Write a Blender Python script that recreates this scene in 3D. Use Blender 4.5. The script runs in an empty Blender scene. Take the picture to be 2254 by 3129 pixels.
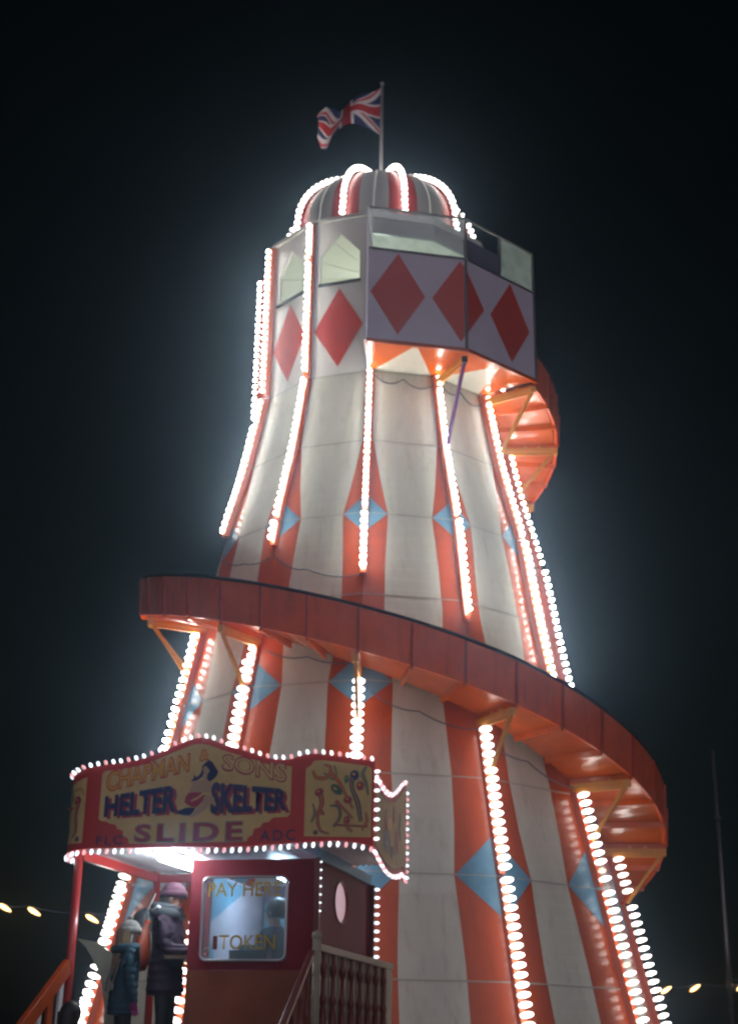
import bpy, bmesh, math, random
from mathutils import Vector, Matrix
random.seed(7)
R_ = math.radians
PI = math.pi
scene = bpy.context.scene
col = scene.collection

# ---------------------------------------------------------------- camera
cam = bpy.data.cameras.new('camera'); cam_o = bpy.data.objects.new('camera', cam); col.objects.link(cam_o)
CAM = Vector((0.0, -18.53, 1.6))
yaw, pit, rol = R_(-0.313), R_(20.99), R_(0.898)
fw = Vector((math.sin(yaw)*math.cos(pit), math.cos(yaw)*math.cos(pit), math.sin(pit)))
rt0 = Vector((math.cos(yaw), -math.sin(yaw), 0)); up0 = rt0.cross(fw)
rt = rt0*math.cos(rol) + up0*math.sin(rol); up = up0*math.cos(rol) - rt0*math.sin(rol)
M = Matrix.Identity(4)
for i in range(3):
    M[i][0], M[i][1], M[i][2], M[i][3] = rt[i], up[i], -fw[i], CAM[i]
cam_o.matrix_world = M
cam.sensor_fit = 'VERTICAL'; cam.sensor_height = 36; cam.sensor_width = 24; cam.lens = 50.0
cam.clip_start = 0.1; cam.clip_end = 1000
cam.dof.use_dof = True; cam.dof.focus_distance = 10.0; cam.dof.aperture_fstop = 2.6
scene.camera = cam_o

# ---------------------------------------------------------------- sky, moonlike ambient, exposure
w = bpy.data.worlds.new('World'); scene.world = w; w.use_nodes = True
nt = w.node_tree; bg = nt.nodes['Background']
sky = nt.nodes.new('ShaderNodeTexSky'); sky.sky_type = 'NISHITA'; sky.sun_disc = False
sky.sun_elevation = R_(1.0); sky.sun_rotation = R_(150); sky.altitude = 100
mixc = nt.nodes.new('ShaderNodeMix'); mixc.data_type = 'RGBA'; mixc.blend_type = 'MULTIPLY'
mixc.inputs[0].default_value = 1.0
mixc.inputs[7].default_value = (0.55, 0.85, 1.0, 1)
nt.links.new(sky.outputs[0], mixc.inputs[6]); nt.links.new(mixc.outputs[2], bg.inputs[0])
bg.inputs[1].default_value = 0.0026
sun = bpy.data.lights.new('fairground_skyglow', 'SUN'); sun_o = bpy.data.objects.new('fairground_skyglow', sun); col.objects.link(sun_o)
sun.energy = 0.62; sun.angle = R_(80); sun.color = (1.0, 0.86, 0.98)
sun_o.rotation_euler = (R_(80), 0, R_(12))
vs = scene.view_settings
vs.view_transform = 'Standard'; vs.look = 'None'; vs.exposure = 0.28; vs.gamma = 1.0
cy = scene.cycles
cy.use_denoising = True; cy.denoiser = 'OPENIMAGEDENOISE'
cy.max_bounces = 6; cy.diffuse_bounces = 3; cy.glossy_bounces = 3; cy.transmission_bounces = 4
cy.transparent_max_bounces = 8; cy.volume_bounces = 0
cy.sample_clamp_indirect = 4.0
cy.pixel_filter_type = 'BLACKMAN_HARRIS'; cy.filter_width = 2.4
scene.render.film_transparent = False

# ---------------------------------------------------------------- materials
def mat(name, c, rough=0.45, metal=0.0, var=0.12, scale=3.0, bump=0.0, bscale=40.0, coat=0.0, streak=0.0):
    m = bpy.data.materials.new(name); m.use_nodes = True
    t = m.node_tree; b = t.nodes['Principled BSDF']
    b.inputs['Roughness'].default_value = rough; b.inputs['Metallic'].default_value = metal
    if coat: b.inputs['Coat Weight'].default_value = coat; b.inputs['Coat Roughness'].default_value = 0.08
    tc = t.nodes.new('ShaderNodeTexCoord')
    mp = t.nodes.new('ShaderNodeMapping'); mp.inputs['Scale'].default_value = (1, 1, 1.0 - streak)
    t.links.new(tc.outputs['Object'], mp.inputs[0])
    n = t.nodes.new('ShaderNodeTexNoise'); n.inputs['Scale'].default_value = scale
    n.inputs['Detail'].default_value = 6; n.inputs['Roughness'].default_value = 0.65
    t.links.new(mp.outputs[0], n.inputs['Vector'])
    r = t.nodes.new('ShaderNodeMapRange'); r.inputs[1].default_value = 0.3; r.inputs[2].default_value = 0.7
    r.inputs[3].default_value = 1 - var; r.inputs[4].default_value = 1 + var*0.6
    t.links.new(n.outputs[0], r.inputs[0])
    mx = t.nodes.new('ShaderNodeMix'); mx.data_type = 'RGBA'; mx.blend_type = 'MULTIPLY'; mx.inputs[0].default_value = 1
    mx.inputs[6].default_value = (*c, 1); t.links.new(r.outputs[0], mx.inputs[7])
    t.links.new(mx.outputs[2], b.inputs['Base Color'])
    if bump:
        n2 = t.nodes.new('ShaderNodeTexNoise'); n2.inputs['Scale'].default_value = bscale; n2.inputs['Detail'].default_value = 4
        t.links.new(tc.outputs['Object'], n2.inputs['Vector'])
        bp = t.nodes.new('ShaderNodeBump'); bp.inputs['Strength'].default_value = bump; bp.inputs['Distance'].default_value = 0.01
        t.links.new(n2.outputs[0], bp.inputs['Height']); t.links.new(bp.outputs[0], b.inputs['Normal'])
    return m
def boards(m, period=.14, depth=.3, grime=(0.30, 0.27, 0.2)):
    t = m.node_tree; b = t.nodes['Principled BSDF']; tc = t.nodes.new('ShaderNodeTexCoord')
    wv = t.nodes.new('ShaderNodeTexWave'); wv.bands_direction = 'Z'; wv.wave_profile = 'SAW'; wv.inputs['Scale'].default_value = 2*PI/20/period
    wv.inputs['Distortion'].default_value = 0.15; t.links.new(tc.outputs['Object'], wv.inputs['Vector'])
    pw = t.nodes.new('ShaderNodeMath'); pw.operation = 'POWER'; pw.inputs[1].default_value = 14; t.links.new(wv.outputs['Fac'], pw.inputs[0])
    bp = t.nodes.new('ShaderNodeBump'); bp.invert = True; bp.inputs['Strength'].default_value = depth; bp.inputs['Distance'].default_value = .006
    t.links.new(pw.outputs[0], bp.inputs['Height'])
    for l in list(t.links):
        if l.to_node == b and l.to_socket.name == 'Normal': t.links.new(l.from_socket, bp.inputs['Normal']); break
    t.links.new(bp.outputs[0], b.inputs['Normal'])
    mp = t.nodes.new('ShaderNodeMapping'); mp.inputs['Scale'].default_value = (5, 5, .55); t.links.new(tc.outputs['Object'], mp.inputs[0])
    n = t.nodes.new('ShaderNodeTexNoise'); n.inputs['Scale'].default_value = 2.0; n.inputs['Detail'].default_value = 8; n.inputs['Roughness'].default_value = .7; t.links.new(mp.outputs[0], n.inputs['Vector'])
    r = t.nodes.new('ShaderNodeMapRange'); r.inputs[1].default_value = .52; r.inputs[2].default_value = .78; r.inputs[3].default_value = 0; r.inputs[4].default_value = .55; t.links.new(n.outputs[0], r.inputs[0])
    old = [l for l in t.links if l.to_node == b and l.to_socket.name == 'Base Color'][0].from_socket
    mx = t.nodes.new('ShaderNodeMix'); mx.data_type = 'RGBA'; mx.inputs[7].default_value = (*grime, 1)
    t.links.new(r.outputs[0], mx.inputs[0]); t.links.new(old, mx.inputs[6]); t.links.new(mx.outputs[2], b.inputs['Base Color'])
def emat(name, c, s):
    m = bpy.data.materials.new(name); m.use_nodes = True
    t = m.node_tree; b = t.nodes['Principled BSDF']
    b.inputs['Base Color'].default_value = (*c, 1); b.inputs['Emission Color'].default_value = (*c, 1)
    b.inputs['Emission Strength'].default_value = s; b.inputs['Roughness'].default_value = 0.3
    return m
WHITE = mat('cream_white_stave_paint', (0.63, 0.64, 0.55), 0.33, var=0.10, scale=2.2, bump=0.12, bscale=6, streak=0.7)
ORANGE = mat('orange_stripe_paint', (0.50, 0.072, 0.008), 0.28, var=0.16, scale=2.5, bump=0.15, bscale=9, coat=0.25, streak=0.7)
boards(WHITE); boards(ORANGE, grime=(0.22, 0.04, 0.01))
BLUE = mat('pale_blue_diamond_paint', (0.13, 0.31, 0.46), 0.35, var=0.22, scale=5, bump=0.1, bscale=9)
RED = mat('red_diamond_paint', (0.62, 0.05, 0.025), 0.4, var=0.10)
SLIDE_O = mat('orange_slide_paint', (0.66, 0.125, 0.012), 0.24, var=0.18, scale=3, coat=0.3, bump=0.08, bscale=5)
APRON = mat('red_orange_apron_paint', (0.88, 0.13, 0.03), 0.34, var=0.18, scale=3, bump=0.08, bscale=5)
FLANGE = mat('dark_red_flange_paint', (0.48, 0.052, 0.018), 0.4, var=0.2)
YELLOW = mat('ochre_bracket_paint', (0.72, 0.33, 0.05), 0.35, var=0.2)
PURPLE = mat('purple_brace_paint', (0.33, 0.10, 0.45), 0.35, var=0.1)
DARK = mat('dark_rubber_trim', (0.03, 0.032, 0.035), 0.5)
boards(APRON, .5, .1, (0.28, 0.05, 0.02)); boards(SLIDE_O, .5, .1, (0.35, 0.08, 0.02))
JOINT = mat('painted_joint_strip', (0.42, 0.40, 0.34), 0.4)
SEAM = mat('panel_joint_aluminium', (0.72, 0.72, 0.66), 0.3, metal=0.2)
HEADER = mat('dark_teal_header_shade', (0.10, 0.135, 0.14), 0.25, var=.25, scale=4)  # dim look behind the balcony glass put into the header's colour
GREYW = mat('gallery_white_paint', (0.74, 0.735, 0.69), 0.4, var=0.08, scale=2, bump=0.05, bscale=8)
BOXW = mat('balcony_lilac_white_paint', (0.68, 0.63, 0.73), 0.45, var=0.08, scale=2)
ALU = mat('aluminium_frame', (0.55, 0.57, 0.58), 0.3, metal=0.8, var=0.1)
GALV = mat('weathered_steel_frame', (0.16, 0.17, 0.18), 0.4, metal=0.5)
POLE = mat('galvanised_pole', (0.45, 0.46, 0.45), 0.4, metal=0.5)
INNER = mat('gallery_lining', (0.78, 0.79, 0.72), 0.6, var=0.06)
DOMEW = mat('dome_white_canvas', (0.46, 0.465, 0.43), 0.5, var=0.1)
DOMER = mat('dome_red_canvas', (0.30, 0.02, 0.02), 0.4, var=0.1)
CABLE = mat('blue_grey_cable', (0.08, 0.10, 0.16), 0.5)
def glass_mat(name, tint, gl, d0=.03, d1=.32):
    m = bpy.data.materials.new(name); m.use_nodes = True
    t = m.node_tree; out = t.nodes['Material Output']; t.nodes.remove(t.nodes['Principled BSDF'])
    tr = t.nodes.new('ShaderNodeBsdfTransparent'); tr.inputs[0].default_value = (*tint, 1)
    g = t.nodes.new('ShaderNodeBsdfGlossy'); g.inputs['Roughness'].default_value = 0.06
    d = t.nodes.new('ShaderNodeBsdfDiffuse'); d.inputs[0].default_value = (0.35, 0.42, 0.42, 1)
    fr = t.nodes.new('ShaderNodeFresnel'); fr.inputs[0].default_value = 1.5
    mr = t.nodes.new('ShaderNodeMath'); mr.operation = 'MULTIPLY_ADD'; mr.inputs[1].default_value = 1.5; mr.inputs[2].default_value = gl
    t.links.new(fr.outputs[0], mr.inputs[0])
    m1 = t.nodes.new('ShaderNodeMixShader'); t.links.new(mr.outputs[0], m1.inputs[0]); t.links.new(tr.outputs[0], m1.inputs[1]); t.links.new(g.outputs[0], m1.inputs[2])
    n = t.nodes.new('ShaderNodeTexNoise'); n.inputs['Scale'].default_value = 5; n.inputs['Detail'].default_value = 8
    tc = t.nodes.new('ShaderNodeTexCoord'); t.links.new(tc.outputs['Object'], n.inputs[0])
    r = t.nodes.new('ShaderNodeMapRange'); r.inputs[1].default_value = 0.35; r.inputs[2].default_value = 0.75; r.inputs[3].default_value = d0; r.inputs[4].default_value = d1
    t.links.new(n.outputs[0], r.inputs[0])
    m2 = t.nodes.new('ShaderNodeMixShader'); tl = t.nodes.new('ShaderNodeBsdfTranslucent'); tl.inputs[0].default_value = (0.55, 0.68, 0.68, 1)
    md_ = t.nodes.new('ShaderNodeMixShader'); md_.inputs[0].default_value = 0.6; t.links.new(d.outputs[0], md_.inputs[1]); t.links.new(tl.outputs[0], md_.inputs[2])
    t.links.new(r.outputs[0], m2.inputs[0]); t.links.new(m1.outputs[0], m2.inputs[1]); t.links.new(md_.outputs[0], m2.inputs[2])
    t.links.new(m2.outputs[0], out.inputs[0])
    return m
GLASS = glass_mat('dusty_window_glass', (0.82, 0.95, 0.95), 0.12)
GLASS3 = glass_mat('salt_misted_glass', (0.75, 0.92, 0.92), 0.05, .42, .62)
GLASS2 = glass_mat('booth_window_glass', (0.85, 0.93, 0.97), 0.03, .14, .36)
BULB = emat('lit_white_cap_bulb', (1.0, 0.95, 0.88), 43.0)
BULB_SMEAR = emat('lit_white_smeared_bulb', (1.0, 0.95, 0.90), 3.7)  # for the lower bulbs, widened to imitate lens smear
BULB_DOME = emat('lit_white_dome_bulb', (1.0, 0.945, 0.88), 9.0)
BULB_DIM = emat('failing_cap_bulb', (1.0, 0.80, 0.62), 0.7)
SBULB = emat('lit_small_white_bulb', (0.86, 0.93, 1.0), 1.6)
RBULB = emat('lit_small_red_bulb', (1.0, 0.46, 0.50), 0.8)
TUBE = emat('lit_fluorescent_tube', (0.80, 0.92, 1.0), 34.0)
TUBE2 = emat('lit_booth_lamp', (0.55, 0.80, 1.0), 42.0)
LAMPG = emat('lit_gallery_lamp', (0.93, 1.0, 0.86), 50.0)
FEST = emat('lit_warm_festoon_lamp', (1.0, 0.58, 0.24), 4.5)
# booth
BRED = mat('maroon_booth_paint', (0.22, 0.02, 0.028), 0.5, var=0.15); BRED.node_tree.nodes['Principled BSDF'].inputs['Specular IOR Level'].default_value = 0.12
BBROWN = mat('brown_orange_booth_paint', (0.27, 0.070, 0.022), 0.45, var=0.35, scale=2)
SRED = mat('sign_red_paint', (0.66, 0.045, 0.035), 0.4, var=0.12)
SCREAM = mat('sign_mustard_cream_paint', (0.80, 0.60, 0.22), 0.45, var=0.16, scale=4)
SYEL = mat('sign_yellow_paint', (0.90, 0.50, 0.04), 0.4, var=0.1)
SNAVY = mat('sign_navy_paint', (0.015, 0.03, 0.14), 0.4, var=0.1)
SMAG = mat('sign_crimson_paint', (0.46, 0.03, 0.07), 0.4, var=0.1)
SGREEN = mat('sign_green_paint', (0.03, 0.17, 0.13), 0.4, var=0.1)
SFLESH = mat('sign_flesh_paint', (0.62, 0.42, 0.25), 0.45, var=0.1)
SGREY = mat('sign_grey_line_paint', (0.28, 0.25, 0.16), 0.45, var=0.1)
SOFFIT = mat('white_corrugated_soffit', (0.86, 0.88, 0.90), 0.35, var=0.05)
POSTR = mat('red_post_paint', (0.55, 0.05, 0.045), 0.22, var=0.1, coat=0.4)
LBLUE = mat('light_blue_trim_paint', (0.20, 0.45, 0.62), 0.4, var=0.1)
CREAM = mat('cream_rail_paint', (0.36, 0.33, 0.24), 0.4, var=0.15)
BALU = mat('dark_red_baluster_paint', (0.17, 0.035, 0.025), 0.35, var=0.15)
OVALW = emat('lit_oval_pane', (0.80, 0.55, 0.62), 0.42)
TEALP = mat('teal_board_paint', (0.10, 0.30, 0.36), 0.5)
PURW = mat('purple_lining_paint', (0.20, 0.12, 0.22), 0.5, var=0.2)
WOOD = mat('deck_timber', (0.12, 0.07, 0.04), 0.6, var=0.3, scale=8)
ASPH = mat('dark_asphalt', (0.035, 0.035, 0.037), 0.85, var=0.3, scale=6, bump=0.4, bscale=80)
GOLD = mat('gold_window_lettering', (0.45, 0.30, 0.03), 0.35, var=0.1)
MASTM = mat('glossy_dark_steel', (0.14, 0.14, 0.15), 0.2, metal=0.6)

# ---------------------------------------------------------------- mesh helpers
class MB:
    def __init__(s): s.v = []; s.f = []; s.m = []; s.mats = []; s.sm = []
    def mi(s, m):
        if m not in s.mats: s.mats.append(m)
        return s.mats.index(m)
    def face(s, pts, m, smooth=False):
        i = len(s.v); s.v += [tuple(p) for p in pts]; s.f.append(tuple(range(i, i+len(pts)))); s.m.append(s.mi(m)); s.sm.append(smooth)
    def grid(s, rows, m, smooth=True, close=False, mfun=None):
        i = len(s.v); n = len(rows[0])
        for r in rows: s.v += [tuple(p) for p in r]
        for a in range(len(rows)-1):
            for b in range(n if close else n-1):
                c = (b+1) % n
                s.f.append((i+a*n+b, i+a*n+c, i+(a+1)*n+c, i+(a+1)*n+b))
                s.m.append(s.mi(mfun(a, b) if mfun else m)); s.sm.append(smooth)
    def box(s, c, sx, sy, sz, m, rot=None):
        c = Vector(c); pts = []
        for x in (-1, 1):
            for y in (-1, 1):
                for z in (-1, 1):
                    p = Vector((x*sx/2, y*sy/2, z*sz/2))
                    if rot is not None: p = rot @ p
                    pts.append(c+p)
        i = len(s.v); s.v += [tuple(p) for p in pts]
        for f in ((0,1,3,2),(4,6,7,5),(0,4,5,1),(2,3,7,6),(0,2,6,4),(1,5,7,3)):
            s.f.append(tuple(i+k for k in f)); s.m.append(s.mi(m)); s.sm.append(False)
    def bar(s, a, b, w_, h, m, upv=(0, 0, 1)):
        a = Vector(a); b = Vector(b); d = (b-a); L = d.length; d.normalize()
        u = Vector(upv); x = d.cross(u)
        if x.length < 1e-4: x = d.cross(Vector((1, 0, 0)))
        x.normalize(); z = x.cross(d)
        rot = Matrix((x, d, z)).transposed()
        s.box((a+b)/2, w_, L, h, m, rot)
    def tube(s, pts, r, m, n=8, caps=True):
        pts = [Vector(p) for p in pts]; rows = []
        prev = None
        for i, p in enumerate(pts):
            d = (pts[min(i+1, len(pts)-1)] - pts[max(i-1, 0)]).normalized()
            x = prev - d*prev.dot(d) if prev is not None else d.cross(Vector((0, 0, 1)))
            if x.length < 1e-4: x = d.cross(Vector((1, 0, 0)))
            x.normalize(); prev = x; y = d.cross(x)
            rr = r[i] if isinstance(r, (list, tuple)) else r
            rows.append([p + (x*math.cos(2*PI*k/n) + y*math.sin(2*PI*k/n))*rr for k in range(n)])
        s.grid(rows, m, True, True)
        if caps: s.face(rows[0][::-1], m); s.face(rows[-1], m)
    def lathe(s, prof, m, n=16, c=(0, 0, 0)):
        rows = [[(c[0]+r*math.cos(2*PI*k/n), c[1]+r*math.sin(2*PI*k/n), c[2]+z) for k in range(n)] for r, z in prof]
        s.grid(rows, m, True, True)
    def prism(s, poly, O, ex, ez, nrm, t, m):
        """polygon (u,z) in the plane O+ex*u+ez*z, from the plane outward by t along nrm"""
        O = Vector(O); ex = Vector(ex); ez = Vector(ez); nrm = Vector(nrm)
        a = [O+ex*u+ez*z+nrm*t for u, z in poly]; b = [O+ex*u+ez*z for u, z in poly]
        s.face(a, m); s.face(b[::-1], m)
        n = len(poly)
        for i in range(n):
            j = (i+1) % n; s.face([a[i], b[i], b[j], a[j]], m)
    def build(s, name, parent=None, bevel=0.0, merge=True):
        me = bpy.data.meshes.new(name); me.from_pydata(s.v, [], s.f)
        for m in s.mats: me.materials.append(m)
        me.polygons.foreach_set('material_index', s.m); me.polygons.foreach_set('use_smooth', s.sm)
        bm = bmesh.new(); bm.from_mesh(me)
        if merge: bmesh.ops.remove_doubles(bm, verts=bm.verts, dist=0.0004)
        bmesh.ops.recalc_face_normals(bm, faces=bm.faces)
        bm.to_mesh(me); bm.free(); me.update()
        o = bpy.data.objects.new(name, me); col.objects.link(o)
        if parent is not None: o.parent = parent
        if bevel:
            b = o.modifiers.new('bevel', 'BEVEL'); b.width = bevel; b.segments = 2; b.limit_method = 'ANGLE'
        return o
def tag(o, label=None, cat=None, group=None, kind=None):
    if label: o['label'] = label
    if cat: o['category'] = cat
    if group: o['group'] = group
    if kind: o['kind'] = kind
    return o
def empty(name, loc=(0, 0, 0), rz=0.0):
    o = bpy.data.objects.new(name, None); col.objects.link(o); o.location = loc; o.rotation_euler = (0, 0, rz); o.empty_display_size = 0.3
    return o
def interp(x, xs, ys):
    if x <= xs[0]: return ys[0]
    for i in range(len(xs)-1):
        if x <= xs[i+1]: return ys[i] + (ys[i+1]-ys[i])*(x-xs[i])/(xs[i+1]-xs[i])
    return ys[-1]
def smoothi(x, xs, ys):
    # Catmull-Rom over uneven knots (finite differences)
    n = len(xs)
    if x <= xs[0]: return ys[0]
    if x >= xs[-1]: return ys[-1]
    for i in range(n-1):
        if x <= xs[i+1]: break
    h = xs[i+1]-xs[i]; t = (x-xs[i])/h
    def sl(k):
        if k == 0: return (ys[1]-ys[0])/(xs[1]-xs[0])
        if k == n-1: return (ys[-1]-ys[-2])/(xs[-1]-xs[-2])
        return (ys[k+1]-ys[k-1])/(xs[k+1]-xs[k-1])
    a, b = sl(i)*h, sl(i+1)*h
    return (2*t**3-3*t*t+1)*ys[i] + (t**3-2*t*t+t)*a + (3*t*t-2*t**3)*ys[i+1] + (t**3-t*t)*b
def in_view(p):
    d = Vector(p)-CAM; z = d.dot(fw)
    if z < 0.5: return None
    return 368.5+1421.5*d.dot(rt)/z, 512-1421.5*d.dot(up)/z, z

# ---------------------------------------------------------------- ground
mb = MB(); mb.face([(-300, -300, 0), (300, -300, 0), (300, 300, 0), (-300, 300, 0)], ASPH)
tag(mb.build('ground'), 'dark asphalt fairground under the tower', 'ground', kind='structure')

# ================================================================ HELTER SKELTER TOWER
PHI0 = R_(-3.59); ST = PI/6
ZK = [0, 1.24, 2.35, 3.45, 4.55, 5.65, 6.76, 7.87, 8.97, 10.08]
RK = [3.95, 3.65, 3.37, 3.105, 2.845, 2.605, 2.38, 2.185, 1.90, 1.68]
def RW(z): return smoothi(z, ZK, RK) if z < 10.08 else 1.68
def ang(k): return PHI0 + k*ST
def rp(k, r, z): a = ang(k); return Vector((r*math.sin(a), -r*math.cos(a), z))
def rdir(k): a = ang(k); return Vector((math.sin(a), -math.cos(a), 0))
WZ = [0, 1.24, 2.5, 3.0, 3.45, 4.0, 4.6, 5.1, 5.65, 6.1, 6.6, 7.2, 7.87, 8.4, 9.0, 9.5, 10.08]
WW = [.30, .30, .29, .30, .3135, .28, .265, .275, .288, .25, .215, .225, .255, .165, .075, .05, .06]
def WF(z): return interp(z, WZ, WW)
tower = empty('helter_skelter')
tag(tower, 'tall orange and white striped helter skelter tower outlined with white bulbs', 'fairground ride')
# wall: twelve flared staves, painted
mb = MB()
zs = sorted(set([i*0.25 for i in range(0, 41)] + WZ + [10.08]))
zs = [z for z in zs if z <= 10.08]
for j in range(12):
    rows = []
    for z in zs:
        a = rp(j, RW(z), z); b = rp(j+1, RW(z), z); f = WF(z)
        rows.append([a, a.lerp(b, f), a.lerp(b, 0.5), a.lerp(b, 1-f), b])
    mb.grid(rows, None, False, mfun=lambda r, c: ORANGE if c in (0, 3) else WHITE)
mb.build('stave_wall', tower)
# blue diamonds folded over each rib
for zc, wf, h in ((7.87, .25, .27), (5.65, .283, .325), (3.45, .308, .46)):
    for k in range(-3, 9):
        mb = MB()
        for sgn in (-1, 1):
            def P(fr, z):
                r = RW(z)+0.005; a = rp(k, r, z); b = rp(k+sgn, r, z); return a.lerp(b, fr)
            N = 6; rows = []
            for i in range(N+1):
                z = zc-h+2*h*i/N; fr = wf*(1-abs(z-zc)/h)
                rows.append([P(0.004, z), P(max(fr, .005), z)])
            mb.grid(rows, BLUE, False)
        mb.build('blue_diamond', tower)
# thin joint rings between stacked panels
mb = MB()
for z in (2.35, 3.45, 4.55, 5.65, 6.76, 7.87, 8.97, 10.06):
    for j in range(12):
        a0, b0 = rp(j, RW(z)+.006, z-.007), rp(j+1, RW(z)+.006, z-.007)
        a1, b1 = rp(j, RW(z)+.006, z+.005), rp(j+1, RW(z)+.006, z+.005)
        a2, b2 = rp(j, RW(z)-.01, z+.012), rp(j+1, RW(z)-.01, z+.012)
        mb.face([a0, b0, b1, a1], JOINT); mb.face([a1, b1, b2, a2], JOINT)
mb.build('panel_joint', tower)

# ---- slide: floor height and radius as a function of the rib number k (spiral, k grows as it descends)
SK = [2, 3, 4, 7, 10, 11, 12, 13, 14, 15, 18, 20, 21.5]
SZ = [10.06, 9.72, 9.36, 8.08, 6.78, 6.33, 5.83, 5.31, 4.74, 4.19, 2.5, 1.3, 0.5]
def sz(k): return smoothi(k, SK, SZ)
SLW = 0.76
slide = MB()
K0, K1, STEP = 2.05, 21.3, 1/3
ks = [K0+i*(K1-K0)/174 for i in range(175)]
rowsF, rowsU, rowsI = [], [], []
fl = MB(); rows = []
for k in ks:
    z = sz(k); ri = RW(z)*0.985+.03; ro = RW(z)+SLW
    rows.append([rp(k, ri, z+.16), rp(k, ri+.03, z+.16), rp(k, ri+.04, z+.04), rp(k, ro-.02, z+.04), rp(k, ro-.02, z), rp(k, ri, z)])
fl.grid(rows, SLIDE_O, True, close=True)
sl_o = fl.build('slide', tower)
for p in sl_o.data.polygons: p.use_smooth = False
ap = MB(); rows = []
for k in ks:
    z = sz(k); ro = RW(z)+SLW
    rows.append([rp(k, ro, z-.03), rp(k, ro+.035, z-.03), rp(k, ro+.06, z+.46), rp(k, ro+.03, z+.46)])
ap.grid(rows, APRON, True, close=True)
apr = ap.build('apron', sl_o)
for p in apr.data.polygons: p.use_smooth = False
rl = MB(); rows = []
for k in ks:
    z = sz(k)+.46; ro = RW(sz(k))+SLW+.045
    rows.append([rp(k, ro+.035, z), rp(k, ro+.035, z+.035), rp(k, ro-.03, z+.035), rp(k, ro-.03, z)])
rl.grid(rows, DARK, True, close=True); rl.build('top_rail', sl_o)
k = 2.35; nb = 0
while k < 19.0:
    z = sz(k); ri = RW(z)*0.985+.05; ro = RW(z)+SLW
    kk = round(k*3)/3
    b = MB()
    b.bar(rp(k, ri, z-.035), rp(k, ro+.035, z-.035), .035, .07, SLIDE_O)
    b.bar(rp(k, ro+.045, z-.03), rp(k, ro+.072, z+.45), .024, .03, FLANGE, upv=rdir(k))
    b.build('batten', sl_o)
    k += 1/3
# brackets at every rib: radial arm plus diagonal brace
def bracket(k, z, ro, rw, m1, m2, drop=.74):
    b = MB()
    b.bar(rp(k, rw+.02, z-.10), rp(k, ro, z-.10), .05, .055, m1)
    b.bar(rp(k, rw+.02, z-.155), rp(k, ro-.02, z-.155), .028, .05, m1)
    b.bar(rp(k, ro-.015, z-.13), rp(k, RW(z-drop)+.10, z-drop), .038, .038, m2)
    b.box(rp(k, rw+(ro-rw)*.45, z-.075), .04, .04, .06, m1); b.box(rp(k, rw+(ro-rw)*.7, z-.075), .04, .04, .06, m1)
    b.box(rp(k, ro-.01, z-.12), .07, .07, .09, DARK if m2 is PURPLE else m1)
    return b.build('bracket', tower)
for k in range(3, 18):
    z = sz(k); bracket(k, z, RW(z)+SLW, RW(z), YELLOW, YELLOW)
# ---- balcony box on ribs 0..2
RB = 2.53; ZB = 10.08; ZT = 12.03
bracket(1, ZB, RB-.04, RW(ZB), YELLOW, PURPLE, 1.15)
bracket(2, ZB, RB-.04, RW(ZB), YELLOW, YELLOW, .95)
def facet(k, r): # frame of the facet between ribs k and k+1 at rib radius r : origin, ex (unit fraction), normal
    a = rp(k, r, 0); b = rp(k+1, r, 0); ex = b-a
    n = Vector((ex.y, -ex.x, 0)).normalized()
    if n.dot(a+b) < 0: n = -n
    return a, ex, n
UZ = Vector((0, 0, 1))
balc = MB()
for k in (0, 1):
    a, ex, n = facet(k, RB)
    balc.prism([(0, ZB), (1, ZB), (1, 11.41), (0, 11.41)], a-n*.03, ex, UZ, n, .03, BOXW)
a = rp(0, 1.70, 0); ex = rp(0, RB, 0)-a; n = Vector((-math.cos(ang(0)), -math.sin(ang(0)), 0))
balc.prism([(0, ZB), (.99, ZB), (.99, 11.41), (0, 11.41)], a, ex, UZ, n, .03, BOXW)
balc_o = balc.build('balcony', tower)
fr = MB()
for k in (0, 1, 2):
    p = rp(k, RB+.005, 0); fr.bar((p.x, p.y, ZB-.02), (p.x, p.y, ZT), .03, .03, ALU if k == 0 else GALV, upv=rdir(k))
for k in (0, 1):
    for z in (11.42, ZT):
        fr.bar(rp(k, RB+.004, z), rp(k+1, RB+.004, z), .025, .025, GALV)
fr.bar(rp(0, 1.74, ZT), rp(0, RB, ZT), .025, .025, ALU)
a, ex, n = facet(1, RB)
fr.bar(a+ex*.50+UZ*11.43, a+ex*.50+UZ*ZT, .025, .025, GALV, upv=n)
fr.build('window_frame', balc_o)
ed = MB()
for k in (0, 1): ed.bar(rp(k, RB+.012, ZB-.015), rp(k+1, RB+.012, ZB-.015), .05, .05, ORANGE)
ed.build('edge_trim', balc_o)
g = MB(); a, ex, n = facet(0, RB); g.face([a+ex*.02+UZ*11.44, a+ex*.98+UZ*11.44, a+ex*.98+UZ*12.01, a+ex*.02+UZ*12.01], GLASS); g.build('glass_pane', balc_o)
g = MB(); a, ex, n = facet(1, RB); g.face([a+ex*.52+UZ*11.44, a+ex*.98+UZ*11.44, a+ex*.98+UZ*12.01, a+ex*.52+UZ*12.01], GLASS3); g.build('glass_pane', balc_o)
g = MB(); g.prism([(.03, 11.44), (.49, 11.44), (.49, 11.74), (.03, 11.74)], a-n*.02, ex, UZ, n, .015, mat('slate_infill_panel', (0.12, 0.12, 0.17), 0.5)); g.build('infill_panel', balc_o)
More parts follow.
